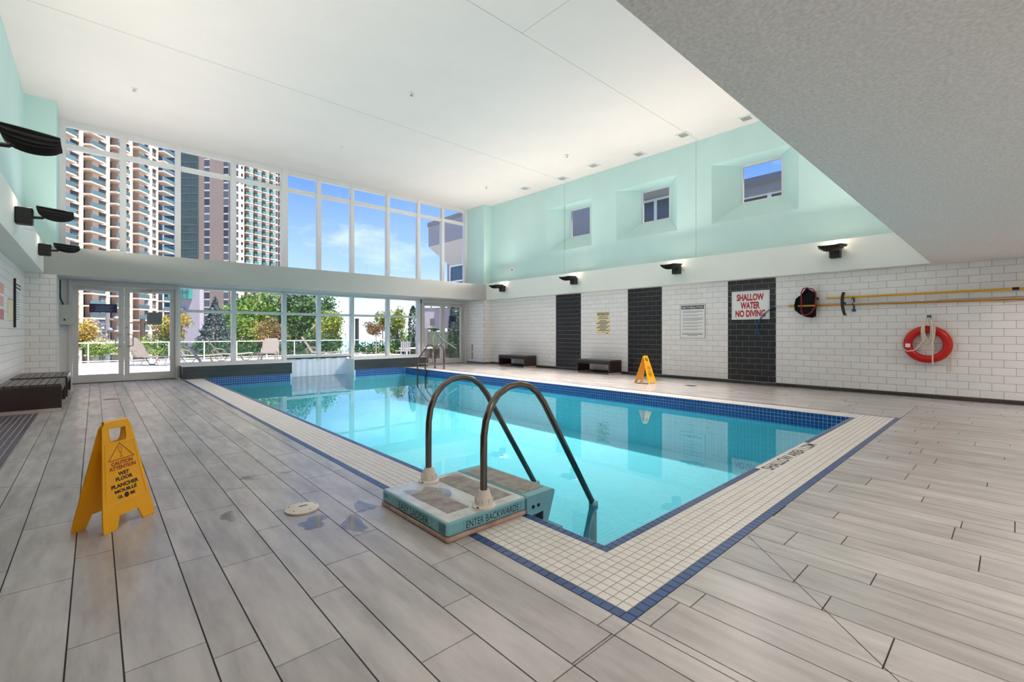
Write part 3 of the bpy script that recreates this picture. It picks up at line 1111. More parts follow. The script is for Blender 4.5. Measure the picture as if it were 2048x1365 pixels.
# ---- uplights
def uplight(y, side, label, z=2.86):
    xf = 11.05 if side > 0 else -.79
    s = -1 if side > 0 else 1
    t = thing('wall_uplight', label, 'lamp', (xf, y, z - .15), 'black wall uplights')
    part('mount_box', MB().bbox(min(xf, xf + s * .17), max(xf, xf + s * .17), y - .09, y + .09, z - .17, z + .05, .012), M_black, t)
    part('arm', MB().tube([(xf + s * .17, y, z - .06), (xf + s * .25, y, z - .055), (xf + s * .29, y, z - .02)], .02, 8), M_black, t, sm=True)
    W, LN = .24, .36
    xa = xf + s * .21
    head = MB()
    n, m_ = 10, 8
    rings = []
    for i in range(n + 1):
        u = i / n
        x = xa + s * LN * u
        dep = .085 * (1 - (2 * u - 1) ** 2) ** .6 + .012
        rim = z + .055 - .02 * u
        ring = []
        for j in range(m_ + 1):
            v = -1 + 2 * j / m_
            wd = W * (1 - .22 * u * u)
            ring.append((x, y + wd * v, rim - dep * (1 - abs(v) ** 3)))
        rings.append(ring)
    head.loft(rings, closed=False)
    inner = [[(p[0], y + (p[1] - y) * .96, p[2] + .008) for p in r] for r in rings]
    head.loft(inner, closed=False)
    head.loft([rings[0], inner[0]], closed=False)
    head.loft([rings[-1], inner[-1]], closed=False)
    head.loft([[r[0] for r in rings], [r[0] for r in inner]], closed=False)
    head.loft([[r[-1] for r in rings], [r[-1] for r in inner]], closed=False)
    hd = part('reflector', head, M_black, t, sm=True)
    fn = MB()
    for q in range(11):
        v = -.9 + 1.8 * q / 10
        lo = []
        hi = []
        for r in rings:
            wd = (r[-1][1] - r[0][1]) / 2
            zz = r[0][2] - (r[0][2] - r[m_ // 2][2]) * (1 - abs(v) ** 3)
            lo.append((r[0][0], y + wd * v, zz - .022))
            hi.append((r[0][0], y + wd * v, zz + .001))
        fn.loft([lo, hi], closed=False)
        fn.loft([[(a, b + .004, c) for a, b, c in lo], [(a, b + .004, c) for a, b, c in hi]], closed=False)
        fn.loft([lo, [(a, b + .004, c) for a, b, c in lo]], closed=False)
    part('cooling_fins', fn, M_black, t, 'stuff')
    part('lens', MB().box(xa + s * .10, xa + s * .26, y - .10, y + .10, z - .012, z - .006), M_lamp, t)
    li = bpy.data.lights.new('uplight_lamp', 'AREA')
    li.shape = 'RECTANGLE'
    li.size = .12
    li.size_y = .12
    li.energy = UPLIGHT_W
    li.color = (1, .905, .82)
    li.spread = math.radians(165)
    lo = bpy.data.objects.new('uplight_lamp', li)
    COL.objects.link(lo)
    lo.parent = t
    lo.location = (s * .37, 0, .182)
    d = Vector((s * 1.0, 0, 1)).normalized()
    lo.rotation_euler = (-d).to_track_quat('-Z', 'Y').to_euler() if False else d.to_track_quat('-Z', 'Y').to_euler()
    sp = bpy.data.lights.new('spill_lamp', 'POINT')
    sp.energy = 1.6
    sp.color = (1, .80, .62)
    sp.shadow_soft_size = .05
    so_ = bpy.data.objects.new('spill_lamp', sp)
    COL.objects.link(so_)
    so_.parent = t
    so_.location = (s * .14, 0, .26)
    return t


RL = ['black wall uplight in the far right corner', 'black wall uplight above the left dark tile column', 'black wall uplight above the health notice', 'black wall uplight nearest the low ceiling']
for i, y in enumerate((12.56, 9.19, 5.80, 2.41)):
    uplight(y, 1, RL[i])
LLB = ['black uplight on the left ledge closest to the glass wall', 'black uplight in the middle of the left ledge', 'black ribbed uplight cut off by the left picture edge', 'black uplight on the left ledge nearest the camera']
for i, y in enumerate((12.40, 9.00, 5.70, 2.40)):
    uplight(y, -1, LLB[i], 2.83)


# ---- benches
def bench(x0, x1, y0, y1, h, label):
    t = thing('slatted_bench', label, 'bench', ((x0 + x1) / 2, (y0 + y1) / 2, 0), 'dark slatted benches')
    n = 8
    w = (x1 - x0) / n
    for i in range(n):
        part('slat', MB().box(x0 + i * w + .005, x0 + (i + 1) * w - .005, y0, y1, h - .035, h), M_woodtop, t)
    for a, b in ((y0, y0 + .055), (y1 - .055, y1)):
        e = part('end_panel', MB().box(x0, x1, a, b, .055, h - .036), M_wood, t)
        part('foot_rail', MB().box(x0 + .006, x1 - .006, a + .004, b - .004, 0, .055), M_foot, e)
    for a in (x0, x1 - .035):
        part('apron', MB().box(a, a + .035, y0 + .056, y1 - .056, h - .12, h - .036), M_wood, t)
    return t


bench(-1.055, -.375, 9.78, 11.02, .42, 'dark wood bench with slatted top nearest the camera on the left wall')
bench(-1.055, -.36, 11.36, 12.75, .42, 'dark wood bench behind another bench beside the left glass door')
bench(10.67, 11.235, 11.08, 12.42, .41, 'dark wood bench in the far right corner against white tiles')
bench(10.67, 11.235, 7.63, 8.84, .41, 'dark wood bench between two dark tile columns')


# ---- wet floor signs
def wet_sign(B0, wb, spread, label, flat=False):
    """B0: base matrix, x along the panel width, y towards the back panel, z up; origin below the hinge"""
    o = B0.translation
    t = thing('wet_floor_sign', label, 'sign', tuple(o), 'folding wet floor signs')
    H = .64
    for sgn, nm in ((-1, 'front_panel'), (1, 'back_panel')):
        up = Vector((0, -sgn * spread / 2, H)).normalized()
        org = B0 @ Vector((0, sgn * spread / 2, 0))
        right = (B0.to_3x3() @ Vector((1, 0, 0))) * (1 if sgn < 0 else -1)
        upw = B0.to_3x3() @ up
        Bp = basis(org, right, upw)
        S = math.sqrt(H * H + spread * spread / 4)
        hw, tw = wb / 2, wb * .245
        k = wb / .35
        outer = [(-hw, 0), (-hw * .52, 0), (-hw * .36, .075), (hw * .36, .075), (hw * .52, 0), (hw, 0), (hw * 1.0, .05), (tw + .012, S - .03), (tw - .012, S), (-tw + .012, S),
                 (-tw - .012, S - .03), (-hw * 1.0, .05)]
        hole = [(-.05, S - .115), (.03, S - .115), (.05, S - .095), (.052, S - .05), (.025, S - .053), (0, S - .05), (-.025, S - .053), (-.052, S - .05), (-.055, S - .09)]
        # panel = outer ring bridged to the hand hole by a slit
        th = .008
        def ringz(z):
            return [(x, y, z) for x, y in outer]
        mb = MB()
        # split into lower polygon and upper ring
        yh0, yh1 = S - .125, S - .04
        def wx(yy):
            f = (yy - .05) / (S - .08)
            return hw + (tw + .012 - hw) * f
        low = [(-hw, 0), (-hw * .52, 0), (-hw * .36, .075), (hw * .36, .075), (hw * .52, 0), (hw, 0), (hw, .05), (wx(yh0), yh0), (-wx(yh0), yh0), (-hw, .05)]
        a = .055
        lft = [(-wx(yh0), yh0), (-a + .012, yh0), (-a, yh0 + .02), (-a, yh1), (-wx(yh1), yh1)]
        rgt = [(x * -1, y) for x, y in reversed(lft)]
        topp = [(-wx(yh1), yh1), (-a, yh1), (-.03, yh1 - .004), (0, yh1), (.03, yh1 - .004), (a, yh1), (wx(yh1), yh1), (tw + .012, S - .03), (tw - .01, S), (-tw + .01, S), (-tw - .012, S - .03)]
        for pl_ in (low, lft, rgt, topp):
            n = len(pl_)
            mb.loft([[(x, y, 0) for x, y in pl_], [(x, y, th) for x, y in pl_]], True, True)
        mb.xf(Bp)
        pn = part(nm, mb, M_yellow, t)
        rp = MB()
        # raised rim round the printed field
        yb, yt = .155, S - .132
        for q in ((-wx(yb) * .86, yb, wx(yb) * .86, yb), (-wx(yb) * .86, yb, -wx(yt) * .86, yt), (wx(yb) * .86, yb, wx(yt) * .86, yt), (-wx(yt) * .86, yt, wx(yt) * .86, yt)):
            rp.tube([(q[0], q[1], th), (q[2], q[3], th)], .0022, 5)
        part('raised_rim', rp.xf(Bp), M_yellow, pn)
        Bt = Bp @ Matrix.Translation((0, 0, th))
        tri = [(-.086, .412), (.086, .412), (0, .510)]
        tm = MB()
        for q in range(3):
            a_, b_ = tri[q], tri[(q + 1) % 3]
            tm.tube([(a_[0], a_[1], .0005), (b_[0], b_[1], .0005)], .0022, 4)
        ex = [(0.012 * math.cos(2 * math.pi * q / 12) * (1.0 if math.sin(2 * math.pi * q / 12) > 0 else .55), .466 + .022 * math.sin(2 * math.pi * q / 12), .0005) for q in range(13)]
        tm.tube(ex, .0016, 4)
        ex = [(.007 * math.cos(2 * math.pi * q / 10), .430 + .007 * math.sin(2 * math.pi * q / 10), .0005) for q in range(11)]
        tm.tube(ex, .0016, 4)
        part('warning_triangle', tm.xf(Bt), M_inko, pn)
        for s, yy, w, hgt, mm_ in (('CAUTION', .372, .145, .024, M_inko), ('ATTENTION', .343, .18, .024, M_inko), ('WET', .304, .075, .024, M_inkk), ('FLOOR', .274, .115, .024, M_inkk),
                                   ('PLANCHER', .234, .185, .024, M_inkk), ('MOUILL\u00c9', .203, .15, .026, M_inkk), ('GL', .166, .036, .020, M_inkk), ('BE', .166, .034, .020, M_inkk)):
            cx_ = {'GL': -.042, 'BE': .042}.get(s, 0)
            text(s, pn, Bt, cx_, yy + .018, w, hgt, mm_, .045)
        gl = MB().lathe([(.016, 0.0002), (.016, .001)], seg=16)
        part('globe_mark', gl.xf(Bt @ Matrix.Translation((0, .184, 0))), M_inkk, pn)
    hinge = MB().tube([B0 @ Vector((-wb * .23, 0, H + .001)), B0 @ Vector((wb * .23, 0, H + .001))], .010, 8)
    part('hinge', hinge, M_yellow, t)
    return t


a, b = Vector((.035, 3.623, 0)), Vector((.288, 3.860, 0))
r_ = (b - a).normalized()
nrm = Vector((-r_.y, r_.x, 0))
base = (a + b) / 2 + nrm * .1
wet_sign(Matrix(((r_.x, nrm.x, 0, base.x), (r_.y, nrm.y, 0, base.y), (0, 0, 1, 0), (0, 0, 0, 1))), (b - a).length, .2, 'yellow WET FLOOR sign standing on the left deck in front')
wet_sign(Matrix(((1, 0, 0, 9.63), (0, 1, 0, 5.88), (0, 0, 1, 0), (0, 0, 0, 1))), .35, .36, 'yellow folding caution sign seen edge-on before a dark tile column')

# ---- EASY LADDER
t = thing('pool_ladder', 'aqua EASY LADDER platform with two steel handrails at the pool edge', 'pool ladder', (1.8, 2.55, 0))
ex0, ex1, ey0, ey1, ez = 1.475, 2.10, 2.165, 2.955, .112
part('base_tray', MB().bbox(ex0 - .006, ex1, ey0 - .006, ey1 + .006, .001, .030, .008), M_beige, t)
plf = part('platform', MB().bbox(ex0, ex1, ey0, ey1, .028, ez, .012), M_aqua, t)
deck = MB().bbox(ex0 + .012, ex1 - .004, ey0 + .014, ey1 - .014, ez - .002, ez + .0015, .001)
part('worn_deck', deck, M_aquatop, plf)
for a in ((1.56, 1.72, ey0 + .12, ey0 + .55), (1.86, 2.06, ey0 + .10, ey1 - .08)):
    part('grit_strip', MB().box(a[0], a[1], a[2], a[3], ez + .001, ez + .0035), M_grit, plf)
nose = MB()
prof = [(2.108, -.02), (2.108, .100), (2.118, .112), (2.36, .112), (2.378, .100), (2.372, .070), (2.31, -.10), (2.25, -.10), (2.24, -.02)]
nose.loft([[(x, ey0, z) for x, z in prof], [(x, ey1, z) for x, z in prof]], True, True)
nz = part('overhang_step', nose, M_aqua, t)
part('grit_strip', MB().box(2.13, 2.34, ey0 + .07, ey1 - .07, .1125, .115), M_grit, nz)
for x in (2.165, 2.215):
    part('bolt', MB().lathe([(.012, 0), (.012, .004), (.006, .006)], seg=12).xf(Matrix.Translation((x, ey0, .035)) @ Matrix.Rotation(math.pi / 2, 4, 'X')), M_black, nz)
part('slot', MB().poly([(2.16, ey0 - .001, -.075), (2.26, ey0 - .001, -.075), (2.262, ey0 - .001, -.015), (2.20, ey0 - .001, -.02)]), M_black, nz)
Bf = basis((1.79, ey0 - .0005, .07), (1, 0, 0), (0, 0, 1))
text('ENTER BACKWARDS', plf, Bf, .03, .0, .42, .042, M_inkk, .0)
fr = MB()
for q in ((-.20, .26, .028, .029), (-.20, .26, -.029, -.028), (-.20, -.199, -.029, .029), (.259, .26, -.029, .029)):
    fr.box(q[0], q[1], q[2], q[3], 0, .0006)
part('text_frame', fr.xf(Bf), M_inkk, plf)
Bs = basis((ex0 - .0005, 2.56, .07), (0, -1, 0), (0, 0, 1))
text('EASY LADDER', plf, Bs, .02, 0, .36, .042, M_inkk, .0)
fr = MB()
for q in ((-.20, .24, .028, .029), (-.20, .24, -.029, -.028), (-.20, -.199, -.029, .029), (.239, .24, -.029, .029)):
    fr.box(q[0], q[1], q[2], q[3], 0, .0006)
part('text_frame', fr.xf(Bs), M_inkk, plf)
lines(plf, basis((ex0 - .0005, ey0 + .05, .072), (0, -1, 0), (0, 0, 1)), [(-.035, .035, .025 - i * .010, .003) for i in range(6)], M_inkk)
lines(plf, basis((ex0 - .0005, ey1 - .06, .08), (0, -1, 0), (0, 0, 1)), [(-.03, .02, .0, .02)], mat('faded_print', L(84, 130, 140), .6))
for (yy, zt_, xo) in ((2.235, .850, 0), (2.875, .855, .0)):
    pts = [(x, yy, z) for x, z in ((1.797, .10), (1.797, .45), (1.799, .55), (1.815, .645), (1.855, .733), (1.915, .80), (2.0, .842), (2.10, .853), (2.19, .836), (2.27, .786), (2.34, .706),
                                  (2.42, .585), (2.65, .234), (2.895, -.14))]
    part('handrail', MB().tube(pts, .0225, 14), M_steel, t, sm=True)
    cone = MB().lathe([(.075, ez), (.075, ez + .01), (.058, ez + .02), (.036, ez + .10), (.033, ez + .105)], 1.80, yy, 20)
    for q in range(8):
        a = 2 * math.pi * q / 8
        cone.box(1.80 + .05 * math.cos(a) - .006, 1.80 + .05 * math.cos(a) + .006, yy + .05 * math.sin(a) - .006, yy + .05 * math.sin(a) + .006, ez + .01, ez + .06)
    cn = part('rail_socket', cone, M_cone, t, sm=True)
    part('screw', MB().lathe([(.008, ez + .0105), (.008, ez + .016)], 1.80 - .064, yy - .02, 10), M_black, cn)
    part('rail_elbow', MB().bbox(2.875, 2.935, yy - .03, yy + .03, -.20, -.12, .01), M_aqua, t)
    part('side_post', MB().box(2.885, 2.925, yy - .018, yy + .018, DEEP, -.18), mat('sea_green_plastic', L(90, 150, 150), .5), t)
    st = MB().loft([[(2.885, yy - .02, -.16), (2.915, yy - .02, -.16), (2.915, yy + .02, -.16), (2.885, yy + .02, -.16)],
                    [(2.58, yy - .02, DEEP), (2.61, yy - .02, DEEP), (2.61, yy + .02, DEEP), (2.58, yy + .02, DEEP)]], True, True)
    part('stringer', st, M_aqua, t)
for i in range(4):
    x = 2.40 + i * .13
    z = -.20 - i * .2
    part('tread', MB().box(x - .1, x + .1, 2.20, 2.91, z - .03, z), M_aqua, t)

# ---- far handrails
t = thing('pool_handrails', 'pair of steel handrails stepping into the far end of the pool', 'handrail', (8.4, 12.9, 0))
for yy, xb, xw in ((12.7, 8.53, 7.82), (13.1, 8.44, 7.77)):
    pts = [(xb, yy, 0), (xb, yy, .55)]
    for q in range(1, 10):
        a = q * math.pi * .72 / 9
        pts.append((xb - .19 + .19 * math.cos(a), yy, .55 + .24 * math.sin(a) if a < math.pi / 2 else .55 + .24 * math.sin(a)))
    pts += [(xw + .08, yy, .40), (xw, yy, .22), (xw, yy, -.6)]
    part('rail', MB().tube(pts, .024, 12), M_steel, t, sm=True)
    part('floor_flange', MB().lathe([(.05, 0), (.05, .012), (.03, .02)], xb, yy, 16), M_steel, t)
for yy, xb, xw in ((12.7, 8.53, 7.82), (13.1, 8.44, 7.77)):
    part('cross_bar', MB().tube([(xb, yy, .17), (xw, yy, .17)], .018, 10), M_steel, t, sm=True)

# ---- skimmer lid, drains
t = thing('deck_access_cover', 'round off-white lid with a finger hole lying on the left deck', 'cover', (1.036, 3.247, 0))
part('rim', MB().lathe([(.098, .0), (.106, .003), (.106, .012), (.095, .017)], 1.036, 3.247, 36), M_cone, t, sm=True)
part('disc', MB().lathe([(.095, .0165), (.09, .020), (.0, .0215)], 1.036, 3.247, 36, False, False), M_cone, t, sm=True)
part('finger_hole', MB().poly([(1.036 + .032 * math.cos(q * math.pi / 6) + .01, 3.247 + .022 * math.sin(q * math.pi / 6), .0222) for q in range(7)]), M_wgrout, t)
for q in range(5):
    a = q * 2 * math.pi / 5
    part('screw', MB().lathe([(.005, .017), (.005, .0215)], 1.036 + .085 * math.cos(a), 3.247 + .085 * math.sin(a), 8), M_wgrout, t)
for i, (x, y, w, l, lab) in enumerate(((.207, 10.94, .11, .11, 'long slotted floor drain on the left deck before the doors'), (9.926, 4.9, .09, .12, 'dark floor drain before the right dark tile column'),
                                    (9.87, 11.22, .09, .09, 'small floor drain on the right deck in front of the corner bench'))):
    t = thing('floor_drain', lab, 'drain', (x, y, 0))
    part('frame', MB().box(x - w, x + w, y - l, y + l, -.002, .0015), M_steel if i else M_beige, t)
    for q in range(8):
        xx = x - w + .012 + q * (2 * w - .02) / 8
        part('slot', MB().box(xx, xx + .010, y - l + .015, y + l - .015, .0005, .0022), M_black, t)

# ---- SHALLOW AREA text tiles
t = thing('depth_marker', 'white depth marker in the coping reading SHALLOW AREA 1.22M', 'marker', (5.02, 1.45, 0))
part('tile_plate', MB().box(4.32, 5.72, 1.38, 1.545, .0003, .0012), M_cope, t)
text('SHALLOW AREA 1.22M', t, basis((5.02, 1.462, .0013), (1, 0, 0), (0, 1, 0)), 0, 0, 1.34, .105, M_inkk, .02)

# ---- life ring
yc, zc, xr_ = 1.065, .985, XR - .085
t = thing('life_ring', 'red life ring hanging on the white tiled wall', 'life ring', (xr_, yc, zc))
part('ring', MB().torus((xr_, yc, zc), .272, .068), M_red, t, sm=True)
part('sticker', MB().poly([(xr_ - .069, yc + .30, zc - .06), (xr_ - .069, yc + .23, zc - .06), (xr_ - .069, yc + .23, zc + .01), (xr_ - .069, yc + .30, zc + .01)]), M_signw, t)
gr = []
for q in range(25):
    a = math.radians(60 - q * 300 / 24)
    rr_ = .348 + .012 * abs(math.sin(q * math.pi / 6))
    gr.append((xr_ - .01, yc - rr_ * math.cos(a) , zc + rr_ * math.sin(a)))
part('grab_line', MB().tube(gr, .007, 6), M_rope, t, sm=True)
t = thing('throw_rope', 'coiled cream rope hanging over the red life ring from a blue hook', 'rope', (XR - .17, 1.05, 1.0))
rp = []
for kq in range(7):
    w_, dz = .055 + .012 * (kq % 4), .40 + .03 * ((kq * 3) % 5)
    yo = 1.05 + .02 * math.sin(kq * 2.1)
    for q in range(20):
        a = 2 * math.pi * q / 20
        rp.append((XR - .165 - .008 * (kq % 3), yo + w_ * math.sin(a) * (1 - .5 * (math.cos(a) > .5)), 1.47 - dz / 2 + dz / 2 * math.cos(a)))
part('coil', MB().tube(rp, .0085, 6), M_rope, t, sm=True)
part('hanging_end', MB().tube([(XR - .19, 1.00, 1.44), (XR - .20, .985, 1.2), (XR - .205, .985, .62)], .0105, 6), M_rope, t, sm=True)
lp = [(XR - .18, 1.11, 1.07), (XR - .19, 1.16, .96), (XR - .18, 1.24, .87), (XR - .17, 1.33, .85), (XR - .15, 1.40, .90), (XR - .10, 1.42, .97)]
part('loop_to_ring', MB().tube(lp, .008, 6), M_rope, t, sm=True)
part('tassel_end', MB().tube([(XR - .05, .745, .85), (XR - .04, .75, .60), (XR - .04, .755, .50)], [.007, .010, .018], 6), M_rope, t, sm=True)
t = thing('rope_hook', 'small teal wall hook above the life ring', 'hook', (XR - .05, 1.05, 1.49))
part('plate', MB().box(XR - .02, XR - .004, 1.02, 1.08, 1.42, 1.52), mat('teal_plastic', L(20, 96, 104), .4), t)
part('prong', MB().tube([(XR - .02, 1.05, 1.45), (XR - .14, 1.05, 1.455), (XR - .20, 1.05, 1.50)], .014, 8), MATS['teal_plastic'], t, sm=True)

# ---- pool poles
XP = XR - .075
t = thing('skimmer_net', 'black leaf skimmer net with maroon frame on a yellow pole', 'pool net', (XP, 2.9, 1.85))
part('pole', MB().tube([(XP, 2.62, 1.912), (XP, -1.1, 1.93)], .020, 10), M_pole_y, t, sm=True)
part('ferrule', MB().tube([(XP, 2.62, 1.912), (XP, 2.77, 1.911)], .014, 10), M_chrome, t, sm=True)
part('grip', MB().tube([(XP, .02, 1.9255), (XP, -.06, 1.926)], .026, 10), M_black, t, sm=True)
frp = [(2.79, 1.91), (2.80, 2.03), (2.86, 2.12), (2.97, 2.15), (3.03, 2.13), (3.06, 2.05), (3.06, 1.66), (3.04, 1.585), (2.98, 1.57), (2.88, 1.62), (2.81, 1.74), (2.79, 1.91)]
part('hoop', MB().tube([(XP - .09 + .02 * math.sin(i), y, z) for i, (y, z) in enumerate(frp)], .013, 8), M_netred, t, sm=True)
nb_ = MB()
bagp = [(2.80, 2.03), (2.97, 2.15), (3.06, 2.02), (3.17, 1.93), (3.20, 1.80), (3.19, 1.68), (3.10, 1.60), (2.98, 1.53), (2.86, 1.51), (2.79, 1.54), (2.79, 1.72), (2.79, 1.91)]
ctr = (XP - .03, 2.98, 1.82)
n = len(bagp)
rings = [[(XP - .085, y, z) for y, z in bagp], [(XP - .06, 2.98 + (y - 2.98) * .96, 1.8 + (z - 1.8) * .96) for y, z in bagp],
         [(XP + .03, 2.98 + (y - 2.98) * .8, 1.8 + (z - 1.8) * .8) for y, z in bagp]]
nb_.loft(rings, False, True)
part('net_bag', nb_, M_mesh, t, sm=True)
part('yoke', MB().box(XP - .09, XP + .02, 2.765, 2.80, 1.885, 1.94), M_black, t)
t = thing('rescue_hook', 'amber pole ending in a blue shepherd hook over the red letter sign', 'pool pole', (XP + .02, 3.3, 1.77))
part('pole', MB().tube([(XP + .03, 3.34, 1.775), (XP + .03, -1.1, 1.745)], .020, 10), M_pole_o, t, sm=True)
part('ferrule', MB().tube([(XP + .03, 3.34, 1.775), (XP + .03, 3.62, 1.78)], .013, 10), M_chrome, t, sm=True)
hk = [(3.60, 1.78), (3.70, 1.74), (3.80, 1.66), (3.92, 1.53), (3.99, 1.42), (4.012, 1.34), (3.99, 1.22), (3.916, 1.08)]
for dx, dy in ((0, 0), (-.03, -.06)):
    part('crook', MB().tube([(XP + .03 + dx, y + dy * (i / 7 if i < 5 else .6), z) for i, (y, z) in enumerate(hk)], .009, 8), M_blueplastic, t, sm=True)
t = thing('pool_brush', 'silver pole with a curved black brush head', 'pool brush', (XP - .03, 2.3, 1.79))
part('pole', MB().tube([(XP - .03, 2.28, 1.79), (XP - .03, -1.1, 1.775)], .016, 10), M_chrome, t, sm=True)
bh = MB()
rings = []
for i in range(11):
    v = -1 + i / 5
    z = 1.78 + .235 * v
    y = 2.345 - .035 * v * v + .012 * v
    rings.append([(XP - .09, y - .022, z), (XP - .02, y - .022, z), (XP - .02, y + .022, z), (XP - .09, y + .022, z)])
bh.loft(rings, True, True)
part('brush_head', bh, M_black, t)
part('socket', MB().tube([(XP - .03, 2.335, 1.79), (XP - .03, 2.28, 1.79)], [.04, .017], 8), M_blueplastic, t)
for y0 in (2.175,):
    t = thing('pole_hanger', 'blue plastic pole hanger on the white tiles', 'hanger', (XR - .02, y0, 1.78))
    part('back_strip', MB().box(XR - .016, XR - .004, y0 - .014, y0 + .014, 1.64, 1.94), M_blueplastic, t)
    for z in (1.885, 1.765, 1.64):
        part('hook', MB().tube([(XR - .01, y0, z), (XR - .10, y0, z - .012), (XR - .135, y0, z + .02)], .011, 8), M_blueplastic, t, sm=True)
    part('end_tab', MB().box(XR - .02, XR - .004, y0 - .03, y0 + .03, 1.625, 1.665), M_blueplastic, t)


# ---- puddles
def puddle(cx, cy, rx, ry, seed, label, z=.0012, rot=0.0):
    r = random.Random(seed)
    n = 26
    ph = [r.random() * 6.28 for _ in range(4)]
    pts = []
    for q in range(n):
        a = 2 * math.pi * q / n
        k_ = 1 + .25 * math.sin(2 * a + ph[0]) + .18 * math.sin(3 * a + ph[1]) + .12 * math.sin(5 * a + ph[2]) + .07 * math.sin(8 * a + ph[3])
        x, y = rx * k_ * math.cos(a), ry * k_ * math.sin(a)
        pts.append((cx + x * math.cos(rot) - y * math.sin(rot), cy + x * math.sin(rot) + y * math.cos(rot), z))
    o = link('water_puddle', MB().poly(pts).mesh('water_puddle'), M_puddle)
    tag(o, label, 'puddle', 'puddles on the deck')


puddle(1.20, 2.78, .055, .16, 1, 'bright puddle on the left deck beside the ladder platform')
puddle(1.02, 2.98, .09, .09, 2, 'shallow puddle just in front of the round lid')
puddle(1.37, 3.02, .05, .13, 3, 'puddle at the left corner of the ladder platform')
puddle(1.66, 2.62, .10, .22, 4, 'puddle on top of the ladder platform', ez + .0022)
puddle(.92, 4.25, .045, .06, 5, 'small grey puddle on the deck right of the wet floor sign')
puddle(.64, 3.45, .05, .08, 6, 'small wet patch between the wet floor sign and the lid')
puddle(1.22, 4.2, .04, .03, 8, 'tiny puddle on the deck near the coping')

# ================================================================== OUTSIDE
def at(px, py, d):
    l = (px - CX) / FPX * d
    return Vector((ST * d + CT * l, CT * d - ST * l, CAMH + (HY - py) / FPX * d))


M_deck = mat('terrace_paving', L(232, 222, 216), .7, noise=.06, nscale=1.5, rand=.03)
M_deckg = mat('terrace_joint', L(170, 160, 156), .9)
M_rail = mat('terrace_rail', L(236, 230, 226), .4)
M_railglass = clear_mat('railing_glass', (.86, .95, .93, 1), 1.3)
M_sling = mat('taupe_sling', L(116, 104, 97), .7, noise=.06, nscale=4)
M_frame = mat('taupe_tube', L(128, 114, 104), .4, metal=.3)
M_trunk = mat('bark', L(92, 72, 58), .9, noise=.3, nscale=6)
M_peach = mat('peach_concrete', L(228, 198, 180), .85, noise=.05, nscale=.3)
M_brown = mat('side_wing_brown', L(152, 130, 120), .85, noise=.06, nscale=.2)  # side wing colour, darker and browner than the peach front
M_tglass = mat('tower_glass', L(70, 80, 88), .3, rand=.6, spec=.4)
M_teal = mat('teal_balcony_glass', L(88, 112, 114), .5, rand=.25, spec=.3)
M_bay = mat('bay_glass', L(124, 150, 144), .5, rand=.25, spec=.3)
M_slabm = mat('balcony_slab', L(216, 194, 178), .85)
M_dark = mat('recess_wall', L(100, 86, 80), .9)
M_dglass = mat('dark_tower_glass', L(66, 84, 84), .45, noise=.45, nscale=.5, stretch=(1, 1, 3), spec=.3)
M_bglass = mat('blue_tower_glass', L(22, 74, 100), .45, noise=.3, nscale=.3, spec=.3)
M_lilac = mat('lilac_panel', L(172, 160, 166), .8, noise=.05, nscale=.4)
M_greyw = mat('grey_cladding', L(150, 146, 150), .7, noise=.04, nscale=.6)
M_greyd = mat('grey_cladding_dark', L(128, 122, 122), .7)
M_sideglass = mat('wing_glass', L(40, 74, 92), .06, noise=.3, nscale=1.2, spec=.8)

tz = -.03
terr = struct('floor_terrace', MB().box(-14, 30, YF + .2, 25.1, -.4, tz - .005), M_deckg, 'pale paved pool terrace outside the glass wall', 'terrace')
cnt = 0
tr_ = MB()
for i in range(26):
    for j in range(7):
        x, y = -6 + i * 1.2, YF + .22 + j * 1.45
        if x > 24: continue
        w, l = 1.194, 1.444
        if y + l > 25.1: l = 25.1 - y
        if l <= 0: continue
        piece('paving_slab', (round(w, 3), round(l, 3)), lambda: MB().box(0, w, 0, l, -.01, 0, False), M_deck, terr, (x, y, tz))
struct('floor_ground', MB().box(-600, 900, 26, 1200, -9.2, -9), mat('street_ground', L(130, 132, 122), .9, noise=.2, nscale=.05), 'distant ground below the terrace', 'ground')
lake = link('lake_water', MB().box(60, 900, 260, 1100, -9, -8.8).mesh('lake_water'), mat('lake', L(150, 176, 196), .1))
tag(lake, 'pale strip of lake water beyond the trees', 'lake', kind='stuff')

# railing
rl = thing('glass_railing', 'white topped glass railing along the terrace edge', 'railing', (5, 25, 0))
part('top_rail', MB().box(-14, 26, 24.975, 25.025, .765, .80), M_rail, rl)
part('bottom_rail', MB().box(-14, 26, 24.98, 25.02, .02, .05), M_rail, rl)
x = -8.0
while x < 22:
    part('post', MB().box(x - .018, x + .018, 24.98, 25.02, tz, .77), M_rail, rl)
    part('pane', MB().box(x + .03, x + 1.27, 24.995, 25.005, .06, .74), M_railglass, rl)
    x += 1.3


